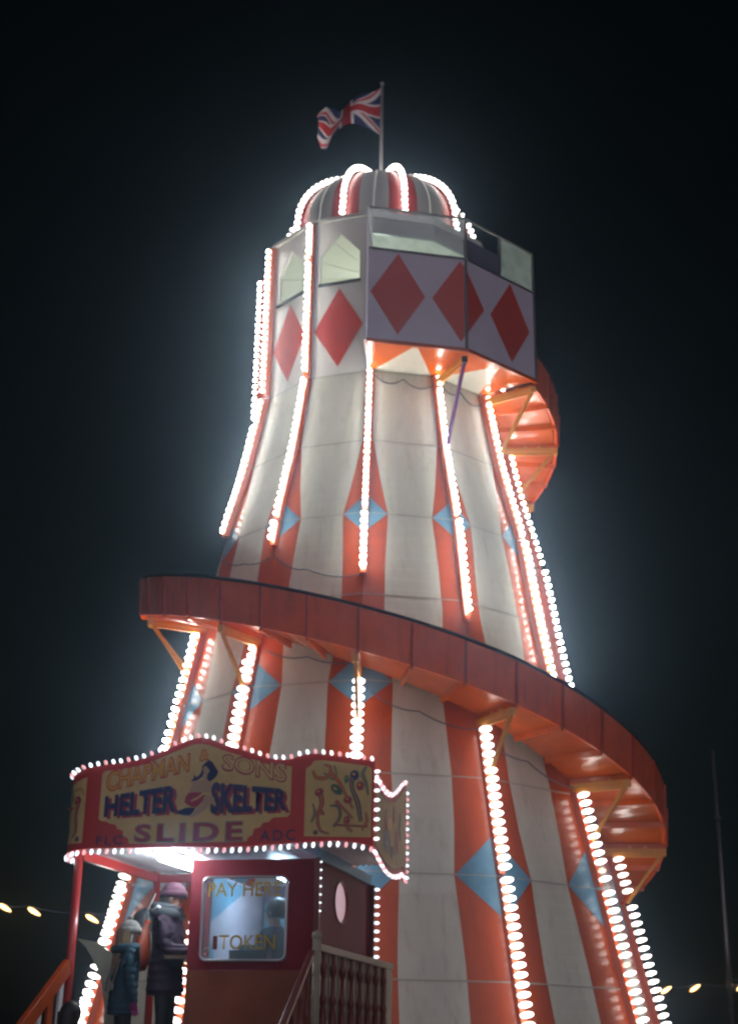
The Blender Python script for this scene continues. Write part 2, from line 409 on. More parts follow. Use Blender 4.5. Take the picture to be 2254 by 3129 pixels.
# red diamonds on the balcony
def diamond(k, poly, r, parent=tower):
    a, ex, n = facet(k, r); d = MB(); d.prism(poly, a+n*.001, ex, UZ, n, .004, RED); return d.build('red_diamond', parent)
diamond(0, [(.31, 11.38), (.585, 10.78), (.31, 10.19), (.035, 10.78)], RB, balc_o)
zz = lambda f: .59*(1-f)
dm = MB()
a, ex, n = facet(0, RB); dm.prism([(.655, 10.78), (.945, 11.38), (.985, 11.38-.08), (.985, 10.19+.08), (.945, 10.19)], a+n*.001, ex, UZ, n, .004, RED)
a, ex, n = facet(1, RB); dm.prism([(.015, 11.38-.13), (.255, 10.78), (.015, 10.19+.13)], a+n*.001, ex, UZ, n, .004, RED)
dm.build('red_diamond', balc_o)
diamond(1, [(.645, 11.38), (.92, 10.77), (.645, 10.20), (.345, 10.77)], RB, balc_o)
# balcony soffit: orange with white triangles
so = MB()
for k in (0, 1, 2):
    i0, i1 = rp(k, 1.67, ZB), rp(k+1, 1.67, ZB); o0, o1 = rp(k, RB-.02, ZB), rp(k+1, RB-.02, ZB)
    if k == 2: continue
    om = o0.lerp(o1, .5); ia = i0.lerp(i1, .04); ib = i0.lerp(i1, .96)
    so.face([i0, o0, om, ia], SLIDE_O); so.face([ia, om, ib], WHITE); so.face([ib, om, o1, i1], SLIDE_O)
    so.face([i0+UZ*.03, i1+UZ*.03, o1+UZ*.03, o0+UZ*.03], INNER)
so.build('soffit', balc_o)
# ---- gallery (top storey) with pointed openings
RG = 1.68; ZG = 12.46
gal_first = None
for k in list(range(-10, 0)):
    a, ex, n = facet(k, RG); p = MB(); O = a-n*.03
    polys = [[(0, ZB), (1, ZB), (1, 11.47), (0, 11.47)], [(0, 11.47), (.14, 11.47), (.14, ZG), (0, ZG)], [(.80, 11.47), (1, 11.47), (1, ZG), (.80, ZG)],
             [(.14, 11.92), (.47, 12.24), (.47, ZG), (.14, ZG)], [(.47, 12.24), (.80, 11.92), (.80, ZG), (.47, ZG)]]
    for q in polys: p.prism(q, O, ex, UZ, n, .03, GREYW)
    po = p.build('gallery_panel', tower, merge=False)
    s = MB(); s.bar(a+ex*.12+n*.012+UZ*11.46, a+ex*.82+n*.012+UZ*11.46, .03, .035, DARK); s.build('window_sill', po)
    s = MB(); s.bar(a+n*.012+UZ*(ZG+.02), a+ex+n*.012+UZ*(ZG+.02), .06, .05, SEAM); s.build('cornice', po)
    if -6 <= k < 0:
        d = diamond(k, [(.47, 11.38), (.87, 10.79), (.47, 10.19), (.07, 10.76)], RG, po)
# gallery inside: floor, lining, roof, lamp
ins = MB()
cir = lambda r, z, n=24: [(r*math.cos(2*PI*i/n), r*math.sin(2*PI*i/n), z) for i in range(n)]
ins.face(cir(1.6, 10.12), INNER)
for k in range(-10, 0):
    a, ex, n = facet(k, RG-.06); O = a
    for q in ([(0, 10.13), (1, 10.13), (1, 11.45), (0, 11.45)], [(.82, 11.45), (1, 11.45), (1, 12.42), (.82, 12.42)], [(0, 11.45), (.12, 11.45), (.12, 12.42), (0, 12.42)]):
        ins.face([O+ex*u+UZ*z for u, z in q], INNER)
ins.build('gallery_lining', tower)
ro = MB(); 
ro.face([rp(k, RG+.02, ZG+.045) for k in range(12)], GREYW); ro.face([rp(k, RG-.02, ZG-.02) for k in range(12)], INNER)
for k in range(0, 2): ro.bar(rp(k, RG-.01, ZG+.01), rp(k+1, RG-.01, ZG+.01), .06, .10, SEAM)
for k in range(12):
    ro.bar((0, 0, ZG-.022), rp(k, RG-.05, ZG-.026), .018, .012, INNER)
ro.build('roof', tower)
hb = MB()
for k in (0, 1):
    a, ex, n = facet(k, RG); hb.prism([(0, 12.17), (1, 12.17), (1, ZG), (0, ZG)], a-n*.03, ex, UZ, n, .03, HEADER)
hb.build('header_board', tower)
gl = MB(); gl.lathe([(0.0, -.13), (.08, -.11), (.13, 0), (.09, .09), (.03, .12), (0, .12)], LAMPG, 12, (0.0, 0.0, 11.25)); gl.build('gallery_lamp', tower)
# ---- dome
DZ, DA, DB = 12.9, 1.34, 1.10
def drad(t): # t 0 base .. 1 top
    if t < .25: return DA+.05*(1-t/.25), 12.5+(DZ-12.5)*t/.25
    a = (t-.25)/.75*PI/2*0.93; return DA*math.cos(a), DZ+DB*math.sin(a)
dome = MB(); NG = 10; OFF = R_(14)
def dp(a, r, z): return Vector((r*math.sin(a), -r*math.cos(a), z))
angs = []
for g in range(NG):
    c = OFF+g*2*PI/NG
    for da, m in ((-9, DOMER), (0, DOMER), (9, DOMEW), (18, DOMEW)): angs.append((c+R_(da), m))
rows = [[dp(a, *drad(i/20)) for a, m in angs] for i in range(21)]
dome.grid(rows, None, True, True, mfun=lambda r, c: angs[c][1])
dome.face([dp(a, *drad(1)) for a, m in angs], DOMEW)
dome_o = dome.build('dome', tower)
for g in range(NG):
    c = OFF+(g+.5)*2*PI/NG
    s = MB(); s.tube([dp(c, drad(i/16)[0]+.008, drad(i/16)[1]) for i in range(16)], .016, SEAM, 6); s.build('seam_trim', dome_o)
fp = MB(); fp.tube([(0, 0, 13.85), (0, 0, 15.0), (0, 0, 15.93)], [.034, .03, .022], POLE, 10); fp.lathe([(0, .05), (.035, .03), (.035, 0), (0, -.01)], ALU, 10, (0, 0, 15.93))
fp.build('flagpole', tower)

# ---- bulbs
def bulb_mesh(name, m, n=8, L=.125, r=.032, hw=0):
    b = MB(); prof = [(.55, 0), (.85, .12), (1.0, .35), (.93, .6), (.62, .85), (.22, .98), (0.02, 1.0)]
    if hw:   # round bulb with its lens smear put into the shape: flattened spheroid of half-width hw and half-height r, standing on a short neck
        n = 10; rows = []
        for i in range(7):
            t = -1+2*i/6; q = math.sqrt(max(.02, 1-t*t))
            rows.append([(L+hw*q*math.cos(2*PI*k/n), hw*q*math.sin(2*PI*k/n), r*t) for k in range(n)])
        b.grid(rows, m, True, True); return b
    rows = [[(L*x, r*p*math.cos(2*PI*k/n), r*p*math.sin(2*PI*k/n)) for k in range(n)] for p, x in prof]
    b.grid(rows, m, True, True); return b
bulb_b = bulb_mesh('bulb', BULB_SMEAR, 8, .068, .027, .074); bulb_mid = bulb_mesh('bulb', BULB, 6, .046, .024, .036); bulb_far = bulb_mesh('bulb', BULB, 6, .038, .023, .027); bulb_dome = bulb_mesh('bulb', BULB_DOME, 8, .042, .023, .042); bulb_dim = bulb_mesh('bulb', BULB_DIM, 8, .055, .027, .05)
def place(b, dst, mtx):
    i = len(dst.v); dst.v += [tuple(mtx @ Vector(v)) for v in b.v]
    dst.f += [tuple(i+q for q in f) for f in b.f]; mi = dst.mi(b.mats[0]); dst.m += [mi]*len(b.f); dst.sm += b.sm
def aim(pos, d):
    d = Vector(d).normalized(); x = d; y = Vector((0, 0, 1)).cross(x)
    if y.length < 1e-3: y = Vector((0, 1, 0))
    y.normalize(); z = x.cross(y)
    m = Matrix.Identity(4)
    for i in range(3): m[i][0], m[i][1], m[i][2], m[i][3] = x[i], y[i], z[i], pos[i]
    return m
SP = 0.1005
strips = []  # (object, [matrices], k)
def rail(k, z0, z1):
    r = MB(); n = max(2, int((z1-z0)/.3)); rows = []
    t = Vector((math.cos(ang(k)), math.sin(ang(k)), 0))
    for i in range(n+1):
        z = z0+(z1-z0)*i/n; R0 = RW(z); a = rp(k, R0-.01, z); b = rp(k, R0+.075, z)
        rows.append([a-t*.036, b-t*.036, b+t*.036, a+t*.036])
    r.grid(rows, ORANGE, False, close=True); r.face(rows[0], ORANGE); r.face(rows[-1], ORANGE)
    o = r.build('light_strip', tower); ms = []
    z = z1-.05
    while z > z0+.03:
        s = (RW(z+.05)-RW(z-.05))/.1
        d = rdir(k)+UZ*(-s); d.normalize()
        ms.append(aim(rp(k, RW(z)+.07, z), d)); z -= SP/math.sqrt(1+s*s)
    strips.append((o, ms, k))
SECT = [(.15, 1.22), (1.26, 3.43), (3.47, 5.63), (5.67, 7.85), (7.89, 10.05)]
for k in range(-6, 6):
    blocks = []
    kk = k
    while kk < 21.3:
        if kk >= 2.05: blocks.append((sz(kk)-.17, sz(kk)+1.18))
        kk += 12
    for z0, z1 in SECT:
        segs = [(z0, z1)]
        for b0, b1 in blocks:
            ns = []
            for s0, s1 in segs:
                if b1 <= s0 or b0 >= s1: ns.append((s0, s1)); continue
                if b0 > s0: ns.append((s0, b0))
                if b1 < s1: ns.append((b1, s1))
            segs = ns
        for s0, s1 in segs:
            if s1-s0 > .2: rail(k, s0, s1)
    if k <= -1 or k >= 3: rail(k, 10.10, 12.44)
for g in range(NG):
    c = OFF+g*2*PI/NG; r = MB(); ms = []
    pts = [dp(c, drad(i/24)[0]+.02, drad(i/24)[1]+.01) for i in range(3, 25)]
    r.tube(pts, .022, DOMER, 6); o = r.build('light_strip', dome_o if False else tower)
    # walk along the arc
    L = 0; acc = 0
    for i in range(len(pts)-1):
        seg = (pts[i+1]-pts[i]).length
        while acc <= L+seg:
            p = pts[i].lerp(pts[i+1], (acc-L)/seg); tn = (pts[i+1]-pts[i]).normalized()
            side = Vector((math.cos(c), math.sin(c), 0)); nr = side.cross(tn)
            if nr.dot(p-Vector((0, 0, 12.6))) < 0: nr = -nr
            ms.append(aim(p+nr*.012, nr)); acc += .098
        L += seg
    strips.append((o, ms, 6+g if not (-70 < math.degrees((c+PI) % (2*PI)-PI) < 70) else 0.5))
allb = []
for o, ms, k in strips:
    for m in ms:
        p = m.translation; v = in_view(p); score = 1e9
        vis = v and -5 < v[0] < 742 and -5 < v[1] < 1029
        if vis and p.y < 0.6 and not (v[0] < 375 and v[1] > 745 and p.z < 4.6 and k > -2): score = v[2]
        allb.append((score, o, m))
allb.sort(key=lambda t: t[0])
def data_of(b):
    o_ = b.build('bulb', None); d_ = o_.data; bpy.data.objects.remove(o_); return d_
bulb_data, dim_data = data_of(bulb_b), data_of(bulb_dim)
rest = MB()
for i, (sc, o, m) in enumerate(allb):
    if i < 100:
        b = bpy.data.objects.new('bulb', dim_data if i in (37, 74) else bulb_data); col.objects.link(b); b.parent = o; b.matrix_local = m
    else:
        place(bulb_dim if i % 97 == 13 else bulb_b if m.translation.z < 4.6 else bulb_mid if m.translation.z < 7.86 else bulb_far if m.translation.z < 12.46 else bulb_dome, rest, m)
ro_ = rest.build('bulb', tower, merge=False); ro_['kind'] = 'stuff'
# ---- cables looping over the panels
def cable(pts, sag, name='cable', r=.008, parent=tower):
    c = MB(); out = []
    for i in range(len(pts)-1):
        a, b = Vector(pts[i]), Vector(pts[i+1])
        for t in range(10):
            f = t/10; q = a.lerp(b, f); q.z -= sag*4*f*(1-f); out.append(q)
    out.append(Vector(pts[-1])); c.tube(out, r, CABLE, 5); return c.build(name, parent)
def wp(kf, z, off=.03):
    k0 = math.floor(kf); r = RW(z)+off/math.cos(ST/2); return rp(k0, r, z).lerp(rp(k0+1, r, z), kf-k0)
for k in (0, 1):
    cable([wp(k+.05, 10.0, .03), wp(k+.5, 9.96, .035), wp(k+.97, 9.93, .03)], .10)
cable([wp(-.95, 7.35), wp(-.6, 7.15), wp(-.02, 7.0, .04)], .06)
cable([wp(-.9, 6.1), wp(-.5, 5.98), wp(0, 5.86, .05)], .05)
cable([wp(0.1, 5.5, .05), wp(0.5, 5.30), wp(.99, 5.12, .05)], .06)
cable([wp(1.05, 5.0, .05), wp(1.5, 4.85), wp(1.98, 4.62, .05)], .05)
cable([wp(-1.95, 7.6), wp(-1.5, 7.42), wp(-1.05, 7.36)], .04)

# ================================================================ FLAG
fl = MB(); NU, NV = 84, 56
FB = mat('flag_blue_cloth', (0.012, 0.018, 0.11), 0.7); FR = mat('flag_red_cloth', (0.52, 0.018, 0.02), 0.7); FW = mat('flag_white_cloth', (0.75, 0.73, 0.72), 0.7)
def jack(u, v):
    X, Y = u*50-25, v*30-15
    if abs(X) < 3 or abs(Y) < 3: return FR
    if abs(X) < 5 or abs(Y) < 5: return FW
    sx = 1 if X*Y > 0 else -1
    nx, ny = (-15*sx, 25); L = math.hypot(nx, ny); d = (X*nx+Y*ny)/L
    if abs(d) < 3:
        right = X > 0
        # counterchanged red saltire
        s = d if right else -d
        if (sx > 0 and -2 < s < 0) or (sx < 0 and -2 < s < 0): return FR
        return FW
    return FB
def fpos(u, v):
    top = interp(u, [0, .21, .34, .54, .66, .76, .89, 1], [15.87, 15.75, 15.68, 15.58, 15.56, 15.56, 15.49, 15.30])
    bot = interp(u, [0, .13, .25, .38, .63, .70, .78, .9, 1], [14.98, 15.12, 15.16, 15.15, 15.09, 15.03, 14.84, 14.86, 14.98])
    z = bot+(top-bot)*v
    x = -.02-1.02*u+.06*math.sin(u*7+v*2.0)*u - .07*(1-v)*max(0, u-.7)*0
    y = .13*math.sin(u*9.0+v*1.6+.6)*min(1, u*2.2) + .10*u
    z += .05*math.sin(u*8.0-1.0)*math.sin(PI*v)*min(1, u*3)
    return (x, y, z)
fl.grid([[fpos(i/NU, j/NV) for j in range(NV+1)] for i in range(NU+1)], None, True, mfun=lambda a, b: jack((a+.5)/NU, (b+.5)/NV))
tag(fl.build('flag'), 'red white and blue union flag blowing from the pole above the dome', 'flag')

# ================================================================ PAY BOOTH (local frame: u right, v back)
BP = Vector((-.48, -6.0, 0)); BA = R_(-13)
booth = empty('pay_booth', BP, BA)
tag(booth, 'small maroon pay booth under a painted canopy sign edged with bulbs', 'kiosk')
def BW(u, v, z): return BP + Matrix.Rotation(BA, 3, 'Z') @ Vector((u, v, z))
FZ = 1.36   # deck height
# walls
WU0, WU1, WV0, WV1, ZW = -1.12, 0.0, 0.0, 2.03, 3.20
EX, EY = Vector((1, 0, 0)), Vector((0, 1, 0))
def rrect(u0, z0, u1, z1, r, n=5):
    out = []
    for cx, cz, a0 in ((u1-r, z0+r, -90), (u1-r, z1-r, 0), (u0+r, z1-r, 90), (u0+r, z0+r, 180)):
        for i in range(n+1):
            a = R_(a0+90*i/n); out.append((cx+r*math.cos(a), cz+r*math.sin(a)))
    return out
def wall_hole(mb, u0, z0, u1, z1, hole, O, ex, n, t, mf):
    """rectangular wall with one hole; ring of quads between hole and the outer rectangle"""
    def outer(p):
        c = ((sum(h[0] for h in hole))/len(hole), (sum(h[1] for h in hole))/len(hole))
        dx, dz = p[0]-c[0], p[1]-c[1]; ts = []
        if dx > 1e-9: ts.append((u1-c[0])/dx)
        if dx < -1e-9: ts.append((u0-c[0])/dx)
        if dz > 1e-9: ts.append((z1-c[1])/dz)
        if dz < -1e-9: ts.append((z0-c[1])/dz)
        s = min(ts); return (c[0]+dx*s, c[1]+dz*s)
    P = lambda q, o: O+ex*q[0]+UZ*q[1]+n*o
    N = len(hole); outs = [outer(h) for h in hole]
    corners = [(u0, z0), (u1, z0), (u1, z1), (u0, z1)]
    for i in range(N):
        j = (i+1) % N; a, b = outs[i], outs[j]; ring = [a]
        for c in corners:
            on_a = (abs(a[0]-c[0]) < 1e-6) != (abs(a[1]-c[1]) < 1e-6); on_b = (abs(b[0]-c[0]) < 1e-6) != (abs(b[1]-c[1]) < 1e-6)
            if on_a and on_b and not (abs(a[0]-b[0]) < 1e-6 or abs(a[1]-b[1]) < 1e-6): ring.append(c)
        ring.append(b)
        poly = ring+[hole[j], hole[i]]
        mb.face([P(q, t) for q in poly], mf); mb.face([P(q, 0) for q in poly][::-1], mf)
        mb.face([P(hole[i], 0), P(hole[j], 0), P(hole[j], t), P(hole[i], t)], mf)
        mb.face([P(a, 0), P(a, t), P(b, t), P(b, 0)], mf)
wb = MB()
win = rrect(-.99, 2.355, -.235, 3.045, .05)
wall_hole(wb, WU0, 2.28, WU1, ZW, win, Vector((0, .04, 0)), EX, -EY, .04, BRED)
wall_hole_side = MB()
th = [(.67+.25*(1+math.cos(a)), 2.92+.185*math.sin(a)) for a in [2*PI*i/28 for i in range(28)]]
wall_hole(wb, .045, 2.2, WV1, ZW, th, Vector((-.04, 0, 0)), EY, EX, .04, BRED)
wb.prism([(.045, FZ), (WV1, FZ), (WV1, 2.197), (.045, 2.197)], Vector((-.04, 0, 0)), EY, UZ, EX, .04, BRED)
hat_ = rrect(.10, 2.42, .40, 3.04, .05)
wall_hole(wb, .045, 2.28, WV1, ZW, hat_, Vector((WU0+.04, 0, 0)), EY, -EX, .04, BRED)
wb.prism([(.045, FZ), (WV1, FZ), (WV1, 2.277), (.045, 2.277)], Vector((WU0+.04, 0, 0)), EY, UZ, -EX, .04, BBROWN)
wb.prism([(WU0, FZ), (WU1, FZ), (WU1, ZW), (WU0, ZW)], Vector((0, WV1+.03, 0)), EX, UZ, -EY, .03, PURW)
wb.build('wall', booth, merge=False)
lw = MB(); lw.prism([(WU0, FZ), (WU1-.0, FZ), (WU1-.0, 2.277), (WU0, 2.277)], Vector((0, .04, 0)), EX, UZ, -EY, .04, BBROWN); lw.build('lower_panel', booth)
fm = MB(); pts = [(u, -.045, z) for u, z in win]; fm.tube(pts+[pts[0]], .012, ALU, 6); wf_o = fm.build('window', booth)
g = MB(); g.face([(u, -.022, z) for u, z in win], GLASS2); g.build('glass_pane', wf_o)
ov = MB(); ov.face([(-.02, u, z) for u, z in th], OVALW); ov_o = ov.build('oval_window', booth)
fm = MB(); pts = [(.004, u, z) for u, z in th]; fm.tube(pts+[pts[0]], .008, BALU, 6); fm.build('window_frame', ov_o)
li = MB(); lx = Vector((WU0+.043, 0, 0)); PINKL = mat('pink_white_lining', (0.70, 0.62, 0.70), 0.5)
li.prism([(.43, 1.6), (1.98, 1.6), (1.98, 3.14), (.43, 3.14)], lx, EY, UZ, EX, .006, PINKL); li.prism([(.05, 3.09), (.43, 3.09), (.43, 3.16), (.05, 3.16)], lx, EY, UZ, EX, .006, PINKL)
li.prism([(.44, 2.72), (.44, 3.12), (1.5, 3.12)], lx+Vector((.007, 0, 0)), EY, UZ, EX, .003, LBLUE); li.prism([(.44, 2.0), (.9, 2.0), (.44, 2.55)], lx+Vector((.007, 0, 0)), EY, UZ, EX, .003, LBLUE)
li.build('lining', booth)
ct = MB(); ct.box((WU0-.08, .40, 2.39), .3, .7, .03, WOOD); ct.box((-.55, .2, 2.33), .9, .28, .03, WOOD); ct.build('counter', booth)
it = MB(); it.prism([(-1.03, 2.74), (-.78, 2.74), (-.78, 3.02), (-1.03, 3.02)], Vector((0, 1.92, 0)), EX, UZ, -EY, .02, TEALP); it.build('notice_board', booth)
lm = MB(); lm.box((-.55, 1.0, 3.16), .10, .5, .04, TUBE2); lm.build('ceiling_lamp', booth)
it = MB(); it.box((-.62, .22, 2.40), .34, .16, .10, DARK); it.box((-.60, .17, 2.47), .22, .05, .05, TEALP); it.build('cash_box', booth)
tr = MB(); tr.prism([(.05, 3.20), (WV1, 3.20), (WV1, 3.29), (.05, 3.29)], Vector((.0, 0, 0)), EY, UZ, EX, .03, LBLUE); tr.build('frieze', booth)
# lettering helper
def text_verts(body, u0, u1, zb0, zb1, zt0, zt1, O, ex, n, m, name, parent, off=0.0, arch=0.0, extr=.002, space=1.0, dshift=(0, 0)):
    cu = bpy.data.curves.new(name, 'FONT'); cu.body = body; cu.offset = off; cu.space_character = space; cu.extrude = 0; cu.resolution_u = 3
    ob = bpy.data.objects.new(name, cu); col.objects.link(ob)
    dg = bpy.context.evaluated_depsgraph_get(); dg.update()
    me = bpy.data.meshes.new_from_object(ob.evaluated_get(dg)); bpy.data.objects.remove(ob)
    xs = [v.co.x for v in me.vertices]; ys = [v.co.y for v in me.vertices]
    x0, x1, y0, y1 = min(xs), max(xs), min(ys), max(ys)
    for v in me.vertices:
        f = (v.co.x-x0)/(x1-x0); h = (v.co.y-y0)/(y1-y0)
        g_ = 4*f*(1-f)*arch
        zb = zb0+(zb1-zb0)*f+g_; zt = zt0+(zt1-zt0)*f+g_
        v.co = O+ex*(u0+(u1-u0)*f+dshift[0])+UZ*(zb+(zt-zb)*h+dshift[1])+n*extr
    me.materials.clear(); me.materials.append(m); me.update()
    o = bpy.data.objects.new(name, me); col.objects.link(o); o.parent = parent
    return o
OG = Vector((0, -.024, 0))
text_verts('PAY HERE', -.95, -.29, 2.885, 2.885, 3.0, 3.005, OG, EX, -EY, GOLD, 'lettering', wf_o, off=.008, extr=.003)
text_verts('1', -.885, -.845, 2.445, 2.445, 2.555, 2.555, OG, EX, -EY, BALU, 'lettering', wf_o, off=.02, extr=.003)
text_verts('TOKEN', -.83, -.33, 2.445, 2.445, 2.565, 2.565, OG, EX, -EY, GOLD, 'lettering', wf_o, off=.008, extr=.003)
# ---- canopy
canopy = MB()
path = [(.60, -.40)] + [(.60-i*.05*1.0, -.40) for i in range(1, 52)]
path = [(u, v) for u, v in path if u > -1.95] + [(-1.95-.29*math.sin(a), -.11-.29*math.cos(a)) for a in [PI/2*i/10 for i in range(11)]] + [(-2.24, .15), (-2.24, .5)]
cum = [0]
for i in range(1, len(path)): cum.append(cum[-1]+math.hypot(path[i][0]-path[i-1][0], path[i][1]-path[i-1][1]))
TU = [-2.24, -2.01, -1.83, -1.66, -1.47, -1.34, -1.17, -1.01, -.88, -.75, -.53, -.34, -.24, -.14, -.04, .07, .27, .60]
TZ = [3.90, 3.96, 3.985, 4.0, 4.035, 4.08, 4.145, 4.195, 4.185, 4.135, 4.065, 4.0, 3.985, 3.985, 4.015, 4.025, 4.0, 3.945]
BU = [-2.25, -2.09, -1.92, -1.28, -.62, -.21, .05, .29, .46, .61]; BZ = [3.235, 3.25, 3.26, 3.26, 3.255, 3.27, 3.285, 3.29, 3.27, 3.235]
def topz(s): 
    u = pathp(s)[0]; return smoothi(u, TU, TZ) - (0.0 if s < cum[61] else .05*(s-cum[61]))
def botz(s): return smoothi(pathp(s)[0], BU, BZ)
def pathp(s):
    s = max(0, min(cum[-1], s))
    for i in range(len(cum)-1):
        if s <= cum[i+1]: break
    f = (s-cum[i])/(cum[i+1]-cum[i]); a, b = path[i], path[i+1]
    d = Vector((b[0]-a[0], b[1]-a[1], 0)).normalized()
    return a[0]+(b[0]-a[0])*f, a[1]+(b[1]-a[1])*f, Vector((d.y, -d.x, 0)) * (1 if True else -1)
def fpt(s, z, off=0.0):
    u, v, n = pathp(s); n = -n if n.dot(Vector((u+.7, v-.6, 0))) < 0 else n
    return Vector((u, v, z))+n*off
NS = 110; rows = []
for i in range(NS+1):
    s = cum[-1]*i/NS; t, b = topz(s), botz(s)
    rows.append([fpt(s, b, 0), fpt(s, t, 0), fpt(s, t, -.035), fpt(s, b, -.035)])
canopy.grid(rows, SRED, False, close=True); canopy.face(rows[0], SRED); canopy.face(rows[-1], SRED)
fas = canopy.build('fascia', booth)
def ribbon(pts, ws, m, off, name='scrollwork', flat=True, parent=None, N=24):
    r = MB(); xs = [i/(len(pts)-1) for i in range(len(pts))]; rows = []
    for i in range(N+1):
        t = i/N; e_ = 1e-3
        x, z = smoothi(t, xs, [p[0] for p in pts]), smoothi(t, xs, [p[1] for p in pts])
        x2, z2 = smoothi(min(1, t+e_), xs, [p[0] for p in pts]), smoothi(min(1, t+e_), xs, [p[1] for p in pts])
        x1, z1 = smoothi(max(0, t-e_), xs, [p[0] for p in pts]), smoothi(max(0, t-e_), xs, [p[1] for p in pts])
        dx, dz = x2-x1, z2-z1; L = math.hypot(dx, dz) or 1; w_ = smoothi(t, [i_/(len(ws)-1) for i_ in range(len(ws))], ws)
        nx, nz = -dz/L*w_, dx/L*w_
        rows.append([mapf(x+nx, z+nz, off), mapf(x-nx, z-nz, off)])
    r.grid(rows, m, False); return r.build(name, parent or fas)
def mapf(u, z, off): # u measured along the straight front; continues round the corner to the left
    return fpt(.60-u, z, off)
def blob(cu, cz, ru, rz_, m, off, name='scrollwork', rot=0.0, parent=None):
    b = MB(); pts = []
    for i in range(18):
        a = 2*PI*i/18; x, z = ru*math.cos(a), rz_*math.sin(a)
        pts.append(mapf(cu+x*math.cos(rot)-z*math.sin(rot), cz+x*math.sin(rot)+z*math.cos(rot), off))
    b.face(pts, m); return b.build(name, parent or fas)
def polyf(pts, m, off, name, parent=None):
    b = MB(); b.face([mapf(u, z, off) for u, z in pts], m); return b.build(name, parent or fas)
# cream panels
up_ = [(u, smoothi(u, TU, TZ)-.055) for u in [-1.84+i*.06 for i in range(29)]]
cream = [(-1.86, 3.51), (-1.86, 3.90)] + up_ + [(-.125, 3.92), (-.125, 3.52), (-.15, 3.495), (-.28, 3.49), (-.31, 3.455), (-.36, 3.45), (-.39, 3.41), (-.44, 3.40), (-.45, 3.35), (-.49, 3.33), (-.50, 3.295),
         (-1.56, 3.295), (-1.575, 3.34), (-1.62, 3.36), (-1.63, 3.41), (-1.68, 3.42), (-1.70, 3.46), (-1.76, 3.47), (-1.79, 3.49), (-1.83, 3.49)]
polyf(cream, SCREAM, .003, 'sign_panel')
rc = [(0.0, 3.33)] + [(.0, 3.90), (.05, 3.93), (.07, 3.965)] + [(u, smoothi(u, TU, TZ)-.05) for u in (.15, .25, .35, .45, .55)] + [(.58, 3.88), (.58, 3.31)]
polyf(rc, SCREAM, .003, 'sign_panel')
lp = MB(); lp.grid([[mapf(-2.0-i*.06, smoothi(max(-2.24, -2.0-i*.06), TU, TZ)-.08, .003), mapf(-2.0-i*.06, 3.31, .003)] for i in range(15)], SCREAM, False); lp.build('sign_panel', fas)
FO = Vector((0, -.40, 0))
def T(body, u0, u1, zb0, zb1, zt0, zt1, m, lay, **kw):
    return text_verts(body, u0, u1, zb0, zb1, zt0, zt1, FO, EX, -EY, m, 'lettering', fas, extr=.003+.002*lay, **kw)
T('CHAPMAN', -1.815, -1.05, 3.735, 3.90, 3.925, 4.07, SRED, 1, off=.045, arch=.0)
T('CHAPMAN', -1.805, -1.06, 3.748, 3.912, 3.912, 4.057, SYEL, 2, off=.005)
T('&', -.965, -.875, 3.985, 4.0, 4.09, 4.10, SRED, 1, off=.03)
T('&', -.955, -.885, 3.995, 4.01, 4.08, 4.09, SYEL, 2)
T('SONS', -.755, -.165, 3.905, 3.775, 4.055, 3.955, SMAG, 1, off=.04)
T('SONS', -.743, -.177, 3.92, 3.79, 4.04, 3.94, SCREAM, 2, off=.0)
T('HELTER', -1.80, -1.135, 3.515, 3.545, 3.695, 3.785, SMAG, 1, off=.04, dshift=(.016, -.008))
T('HELTER', -1.815, -1.15, 3.525, 3.555, 3.705, 3.795, SNAVY, 2, off=.045)
T('SKELTER', -.825, -.14, 3.52, 3.535, 3.80, 3.72, SMAG, 1, off=.04, dshift=(.014, -.008))
T('SKELTER', -.84, -.155, 3.53, 3.545, 3.81, 3.73, SNAVY, 2, off=.045)
T('SLIDE', -1.52, -.535, 3.30, 3.295, 3.462, 3.472, SGREY, 1, off=.045, space=1.25)
T('SLIDE', -1.51, -.545, 3.312, 3.307, 3.45, 3.46, SMAG, 2, off=.012, space=1.25)
T('FLC', -1.865, -1.625, 3.285, 3.287, 3.365, 3.367, SNAVY, 1, off=.01, space=1.3)
T('ADC', -.385, -.075, 3.295, 3.30, 3.385, 3.39, SNAVY, 1, off=.01, space=1.3)
# painted lady sliding on a mat (generic fairground art)
def art(pts, m, off):
    polyf([(-.98+(x-380)*.000452, 3.85-(y-791)*.000425) for x, y in pts], m, off, 'sign_art')
art([(300,880),(500,850),(700,880),(720,1000),(660,1110),(520,1090),(230,1100),(280,1000)], SFLESH, .006)
art([(0,1470),(100,1440),(200,1400),(320,1400),(400,1410),(330,1520),(280,1560),(150,1550),(50,1520)], SNAVY, .0062)
art([(560,1180),(650,1160),(760,1200),(770,1300),(700,1340),(560,1470),(420,1560),(300,1600),(380,1480),(520,1310)], SFLESH, .0082)
art([(230,1110),(330,1090),(520,1100),(440,1170),(300,1250),(290,1290),(420,1240),(540,1150),(610,1165),(560,1260),(480,1330),(420,1400),(300,1380),(170,1300),(180,1180)], SMAG, .0075)
art([(520,600),(590,590),(620,650),(600,740),(590,850),(530,860),(520,760),(500,700)], SFLESH, .0078)
art([(610,440),(690,490),(760,600),(820,690),(780,780),(700,860),(630,880),(590,820),(600,740),(640,660),(590,590),(540,560),(500,620),(520,700),(500,780),(400,850),(300,870),(270,860),(330,800),(310,750),(350,760),(380,790),(440,740),(480,660),(480,570),(540,500)], SNAVY, .0088)
ribbon0, blob0 = ribbon, blob
